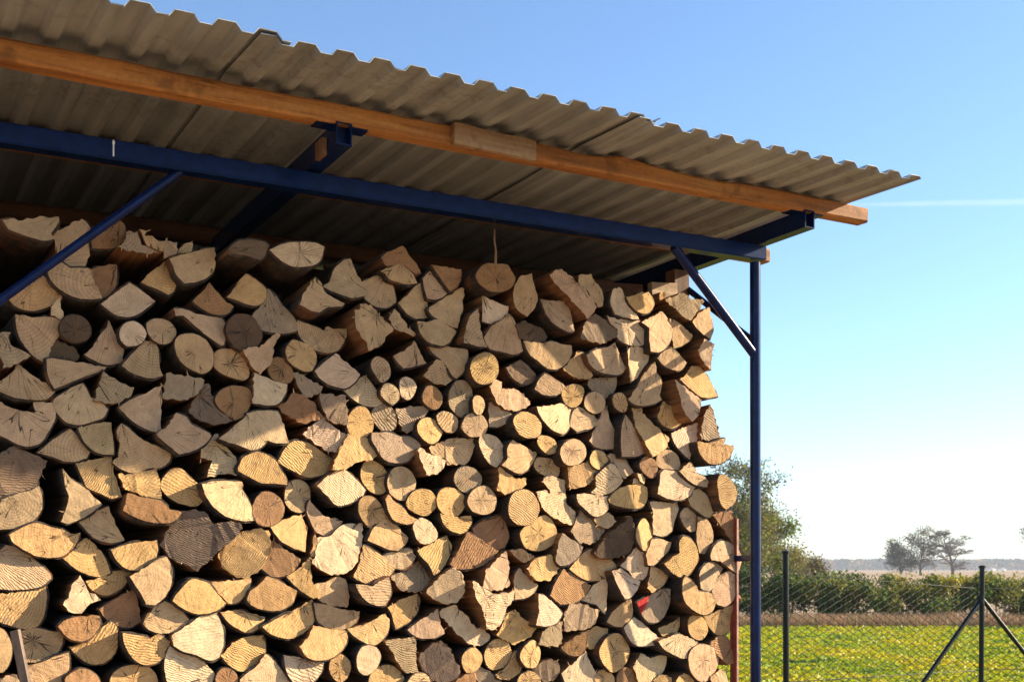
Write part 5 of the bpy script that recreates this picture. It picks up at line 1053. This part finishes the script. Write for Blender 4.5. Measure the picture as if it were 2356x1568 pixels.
# ---------------------------------------------------------------- trees
def tree(name, D, lat, h, spread, levels, leaves, leaf_size, tones, label, cat, group, seed, lean=0.0, trunk_r=None, up=.55, first=.25, twig_r=.004, mat=None, tuft=.35, droop=0.0):
    r = random.Random(seed); nr = np.random.default_rng(seed); b = far(D, lat, 0); e = empty(name, b); bpy.context.view_layer.update()
    tag(e, label, cat, group)
    mb = MB(); tips = []; trunk_r = trunk_r or h * .018
    def grow(p, d, L, rad, lv):
        pts = [p]; rads = [rad]; n = 5 if lv == 0 else 4
        for i in range(n):
            d = (d + Vector((r.gauss(0, .12), r.gauss(0, .12), r.gauss(0, .06) + (.05 if lv else 0) - droop * lv))).normalized()
            p = p + d * (L / n); pts.append(p); rads.append(max(twig_r, rad * (1 - .75 * (i + 1) / n)))
        mb.tube(pts, rads, 6 if lv < 2 else 3, False)
        if lv >= levels:
            tips.extend(pts[1:]); return
        if lv == levels - 1: tips.extend(pts[2:])
        kids = [8, 6, 5, 4][min(lv, 3)]
        for k in range(kids):
            t = first + (1 - first) * (k + r.uniform(.1, .9)) / kids if lv == 0 else r.uniform(.25, 1.0)
            i = min(n - 1, int(t * n)); q = pts[i].lerp(pts[i + 1], t * n - i)
            ang = 2.4 * k + r.uniform(-.5, .5); out = Vector((math.cos(ang), math.sin(ang), 0))
            ax = d if lv else Vector((0, 0, 1)); nd = (out * spread * r.uniform(.7, 1.2) + ax * up + Vector((0, 0, .12))).normalized()
            ll = L * (r.uniform(.42, .62) * (1 - .35 * (t - first)) if lv == 0 else r.uniform(.42, .66))
            grow(q, nd, ll, max(twig_r, rads[i] * .5), lv + 1)
    grow(b.copy(), Vector((lean, 0, 1)).normalized(), h * .86, trunk_r, 0)
    mb.build('trunk', mat or M_TWIG, e)
    if leaves:
        T = np.array([list(t - b) for t in tips]); idx = nr.integers(0, len(T), leaves)
        C = T[idx] + nr.normal(0, tuft, (leaves, 3)); kk = nz(T, .35 / max(tuft, .2), seed)[idx]
        tn = np.array(tones); ti = np.clip(((kk * 1.4 + .5 + nr.normal(0, .25, leaves)) * len(tn)).astype(int), 0, len(tn) - 1)
        global rng; keep = rng; rng = nr; Q = leaf_quads(C, np.full(leaves, leaf_size)); rng = keep
        quads('crown', Q, tn[ti] * nr.uniform(.6, 1.3, (leaves, 1)), M_LEAF, e)
    return e
brn, gld = (.14, .10, .075), (.20, .16, .05)
tree('tall_tree', 62, 12.3, 6.7, .85, 3, 10000, .08, [mdg, olv, olv, brn], 'tall thinning tree behind the blue post, twiggy at the top', 'tree', None, 101, lean=.03, first=.12, twig_r=.014, tuft=.26, up=.5)
tree('leafy_tree', 66, 14.6, 4.7, .85, 3, 11000, .085, [mdg, olv, olv, (.20, .18, .05)], 'broad olive tree sloping down to the right of the blue post', 'tree', None, 109, first=.06, twig_r=.012, tuft=.32, up=.45)
tree('leafy_tree', 64, 12.2, 4.4, .9, 3, 11000, .085, [mdg, mdg, olv], 'green tree low between the log stack and the blue post', 'tree', None, 115, first=.06, twig_r=.010, tuft=.34, up=.4)
for i, (D_, l_, h_, lb_) in enumerate([(70, 17.5, 2.6, 'brownish bush right of the olive tree, taller of the two'), (74, 19.9, 1.9, 'low brownish bush at the end of the tree row, shorter of the two')]):
    tree('bush', D_, l_, h_, 1.0, 3, 3600, .085, [brn, olv, gld, brn], lb_, 'bush', None, 130 + i, first=.04, twig_r=.010, tuft=.28, up=.5)
tree('leafy_tree', 300, 103.2, 9.0, .80, 3, 3800, .24, [(.13, .115, .06), (.19, .14, .07), (.13, .13, .06)], 'dark leafy tree on the horizon, lowest and leftmost of the far trees', 'tree', None, 141, first=.02, twig_r=.06, trunk_r=.30, tuft=.95, up=.28, droop=.05)
tree('leafy_tree', 300, 108.4, 11.6, .70, 3, 3600, .22, [(.14, .12, .07), (.20, .145, .085)], 'half bare tree on the horizon, between dark tree and bare crown', 'tree', None, 147, first=.03, twig_r=.06, trunk_r=.32, tuft=.9, up=.42, droop=.04)
tree('bare_tree', 300, 117.0, 12.2, .85, 4, 2600, .16, [(.20, .15, .10)], 'bare spreading tree on the horizon, right of the dark leafy one', 'tree', None, 155, first=.02, twig_r=.055, trunk_r=.45, up=.40, tuft=.5, droop=.03)
tree('bare_tree', 150, 70.0, 6.4, .5, 3, 500, .12, [brn], 'bare tree cut off by the right edge of the picture', 'tree', None, 163, twig_r=.02)

# ---------------------------------------------------------------- far woods and hills
def woods(name, D, l0, l1, h0, h1, n, tones, label, seed, size):
    r = np.random.default_rng(seed); lat = r.uniform(l0, l1, n); dd = D + r.uniform(0, D * .05, n)
    top = h0 + (h1 - h0) * (.5 + .5 * np.array([mnoise.noise(Vector((x / (D * .012), seed, 0))) for x in lat])) + np.array([mnoise.noise(Vector((x / (D * .0028), seed, 3))) for x in lat]) * h1 * .12
    z = r.uniform(0, 1, n) ** .7 * top
    kk = np.array([mnoise.noise(Vector((x / (D * .010), seed, 7))) for x in lat]) + .9 * (.45 - z / h1) + r.normal(0, .2, n)
    tn = np.array(tones); ti = np.clip(((kk + .5) * len(tn)).astype(int), 0, len(tn) - 1)
    C = fars(dd, lat, z); global rng; keep = rng; rng = r; Q = leaf_quads(C, np.full(n, size)); rng = keep
    return tag(quads(name, Q, tn[ti] * r.uniform(.75, 1.2, (n, 1)), M_LEAF), label, 'woods', None, 'stuff')
woods('far_woods', 1500, -300, 1000, 11, 16.5, 26000, [(.045, .06, .03), (.06, .07, .03), (.50, .28, .07), (.55, .30, .08)], 'hazy autumn woods along the horizon', 5, 3.0)
M_HILL = mat_ground('hill_forest', [(.35, (.05, .065, .035)), (.65, (.09, .10, .05))], .02, .004)
V = []; F = []; n = 120
for i in range(n + 1):
    l_ = -1400 + 3200 * i / n; hgt = 21 + 6 * mnoise.noise(Vector((i * .09, 2.2, 0))) + 2.2 * mnoise.noise(Vector((i * .9, 1.2, 0)))
    V += [far(2300, l_, -1), far(2360, l_, hgt * .8), far(2450, l_, hgt), far(2800, l_, -1)]
for i in range(n):
    for k in range(3): F.append((i*4 + k, i*4 + k + 1, i*4 + 5 + k, i*4 + 4 + k))
tag(link('hills', mesh('hills', V, F, M_HILL, True)), None, None, None, 'structure')
# two white farm buildings far off, left of the braced corner post's right hand side
def house(D, lat, wd, h, label):
    b = far(D, lat, 0); e = empty('farmhouse', b); bpy.context.view_layer.update(); tag(e, label, 'house', 'white buildings far across the fields')
    mb = MB(); mb.box(b.x - wd/2, b.x + wd/2, b.y - 4, b.y + 4, 0, h); mb.build('wall', mat_plain('white_render', (.8, .78, .74), .8, .2), e)
    mb = MB(); x0, x1, y0, y1, ym = b.x - wd/2 - .3, b.x + wd/2 + .3, b.y - 4.4, b.y + 4.4, b.y
    mb.add([(x0, y0, h), (x1, y0, h), (x1, ym, h + 1.5), (x0, ym, h + 1.5), (x0, y1, h), (x1, y1, h)], [(0,1,2,3), (3,2,5,4), (0,3,4), (1,5,2), (0,4,5,1)]); mb.build('roof', mat_plain('grey_roof', (.30, .28, .27), .8, .2), e)
house(1420, 603, 7, 1.7, 'small white building on the horizon, left one of the pair'); house(1420, 616, 5, 1.6, 'small white building on the horizon, right one of the pair')

# ---------------------------------------------------------------- wire fence
M_FPOST = mat_plain('green_black_paint', (.007, .011, .010), .4, .25, 0, .2, 40, .05)
M_WIRE = mat_plain('green_coated_wire', (.006, .007, .004), .45, .15, 0, .1, 20)
DL, DC = 8.3, 9.4; PL = far(DL, DL * (1810 - 1178) / 2600); PC = far(DC, DC * (2256 - 1178) / 2600)
fdir = (PC - PL).normalized()
P0 = PL - fdir * 1.9
P2 = PC + far(1, .36).normalized() * .0 + far(.35, 1.0).normalized() * 1.9
fence = empty('wire_fence', PL); bpy.context.view_layer.update()
tag(fence, 'dark green chain link fence with a braced corner post beside the field', 'fence')
def fpost(p, r, top, lean=(0, 0)):
    mb = MB(); q = p + Vector((lean[0], lean[1], top)); mb.tube([p, q], r, 14); o = mb.build('post', M_FPOST, fence, smooth=True)
    c = MB(); c.tube([q + Vector((0, 0, -.012)), q + Vector((0, 0, .006))], r * 1.35, 14); c.tube([q + Vector((0, 0, .006)), q + Vector((0, 0, .012))], [r * 1.2, r * .6], 14)
    c.build('cap', M_FPOST, o, smooth=True); return o
fpost(PL, .0225, 1.725, (-.008, .004)); cp = fpost(PC, .0215, 1.62, (.012, -.006))
jn = PC + Vector((0, 0, EYE - (1372 - 1308) / 2600 * DC))
mb = MB(); mb.tube([jn + Vector((0, 0, -.03)), jn + (P0 - PC).normalized() * 1.45 + Vector((0, 0, -1.36))], .018, 10); mb.build('brace', M_FPOST, fence, smooth=True)
mb = MB(); mb.tube([jn, jn + (P2 - PC).normalized() * 1.35 + Vector((0, 0, -1.40))], .018, 10); mb.build('brace', M_FPOST, fence, smooth=True)
mb = MB(); mb.tube([jn + Vector((0, 0, -.05)), jn + Vector((0, 0, .012))], .030, 12); mb.tube([jn - far(.0, .03) + Vector((0, 0, -.02)), jn + far(0, .03) + Vector((0, 0, -.005))], .009, 8); mb.build('clamp', M_FPOST, cp)
def chain(a, b, ztop_a, ztop_b, name):
    """diamond mesh: every wire is its own zigzag hooked into its neighbours"""
    mb = MB(); d = (b - a); L = Vector((d.x, d.y, 0)).length; d = Vector((d.x, d.y, 0)).normalized(); nrm = Vector((-d.y, d.x, 0))
    cell = .054; cols = int(L / cell); rad = .0038
    for c in range(cols):
        x0 = c * cell; zt = ztop_a + (ztop_b - ztop_a) * x0 / L; rows = int((zt - .04) / (cell / 2)); pts = []
        wob = .004 * mnoise.noise(Vector((c * .7, 0, 0)))
        for k in range(rows + 1):
            side = (k + c) % 2
            p = a + d * (x0 + side * cell * 1.04 + wob) + Vector((0, 0, zt - k * cell / 2)) + nrm * (.003 if (k + c) % 2 else -.003)
            pts.append(p)
        pts[0] = pts[0] + Vector((0, 0, .03)) + d * random.uniform(-.006, .006)
        n = len(pts); base = len(mb.V)
        for i, p in enumerate(pts):
            for (ox, oz) in ((rad, 0), (-rad * .5, rad * .87), (-rad * .5, -rad * .87)): mb.V.append(p + nrm * ox + (d * oz))
        for i in range(n - 1):
            for k in range(3): mb.F.append((base + i*3 + k, base + i*3 + (k+1) % 3, base + (i+1)*3 + (k+1) % 3, base + (i+1)*3 + k)); mb.M.append(0)
    o = mb.build(name, M_WIRE, fence); o['kind'] = 'stuff'; return o
za, zc = EYE - (1316 - 1308) / 2600 * DL, EYE - (1350 - 1308) / 2600 * DC
sl_ = (zc - za) / (PC - PL).length
chain(P0, PC, za - sl_ * 1.9, zc, 'chain_link_mesh'); chain(PC, P2, zc, zc - .02, 'chain_link_mesh')
for (a, b, z0_, z1_) in ((P0, PC, za - sl_ * 1.9 - .012, zc - .012), (PC, P2, zc - .012, zc - .03), (P0, PC, .78, .76), (PC, P2, .76, .75)):
    mb = MB(); mb.tube([Vector((a.x, a.y, z0_)), Vector((b.x, b.y, z1_))], .0032, 5); mb.build('tension_wire', M_WIRE, fence)

# ---------------------------------------------------------------- contrail high in the sky
m, t, b = nodes('contrail_vapour'); g = G(t)
t.nodes.remove(b); c = g.obj(); lw = g.n('ShaderNodeLayerWeight'); lw.inputs[0].default_value = .5
soft = g.math('POWER', g.math('SUBTRACT', 1.0, lw.outputs['Facing']), 2.0)
nn = g.ramp(g.noise(g.scale(c, (.0016, .0016, .006)), 1.0, 4), [(.3, .25), (.7, .75)])
df = g.n('ShaderNodeBsdfDiffuse'); df.inputs[0].default_value = (.9, .9, .9, 1); tl = g.n('ShaderNodeBsdfTranslucent'); tl.inputs[0].default_value = (.9, .9, .9, 1)
ms = g.n('ShaderNodeMixShader'); ms.inputs[0].default_value = .5; g.l(df.outputs[0], ms.inputs[1]); g.l(tl.outputs[0], ms.inputs[2])
tp = g.n('ShaderNodeBsdfTransparent'); m2 = g.n('ShaderNodeMixShader'); g.l(g.math('MULTIPLY', g.math('MULTIPLY', soft, nn), .10), m2.inputs[0]); g.l(tp.outputs[0], m2.inputs[1]); g.l(ms.outputs[0], m2.inputs[2])
g.l(m2.outputs[0], t.nodes['Material Output'].inputs['Surface'])
def skyp(px, py, D): return far(D, D * (px - 1178) / 2600, EYE + D * (1308 - py) / 2600)
mb = MB(); mb.tube([skyp(1900 + 75 * i, 472 - 1.2 * i, 15000 - 250 * i) for i in range(10)], [28, 34, 40, 44, 48, 51, 54, 57, 60, 62], 20, False)
ct = mb.build('contrail', m, None, smooth=True); tag(ct, 'thin white contrail low in the sky right of the roof corner', 'contrail', None, 'stuff')

# ---------------------------------------------------------------- the air between here and the hills
m, t, b = nodes('haze_air'); t.nodes.remove(b)
pv = t.nodes.new('ShaderNodeVolumePrincipled'); pv.inputs['Color'].default_value = (.80, .88, 1.0, 1); pv.inputs['Density'].default_value = .00030; pv.inputs['Anisotropy'].default_value = 0.0
t.links.new(pv.outputs[0], t.nodes['Material Output'].inputs['Volume'])
V = [far(D_, l_, z_) for z_ in (-2.0, 48.0) for (D_, l_) in ((-75, -2750), (3000, -2750), (3000, 2750), (-75, 2750))]
hz = link('haze', mesh('haze', V, [(0,1,2,3), (7,6,5,4), (0,4,5,1), (1,5,6,2), (2,6,7,3), (3,7,4,0)], m))
bm = bmesh.new(); bm.from_mesh(hz.data); bmesh.ops.recalc_face_normals(bm, faces=bm.faces); bm.to_mesh(hz.data); bm.free()
tag(hz, 'thin autumn haze lying over the fields', None, None, 'stuff')
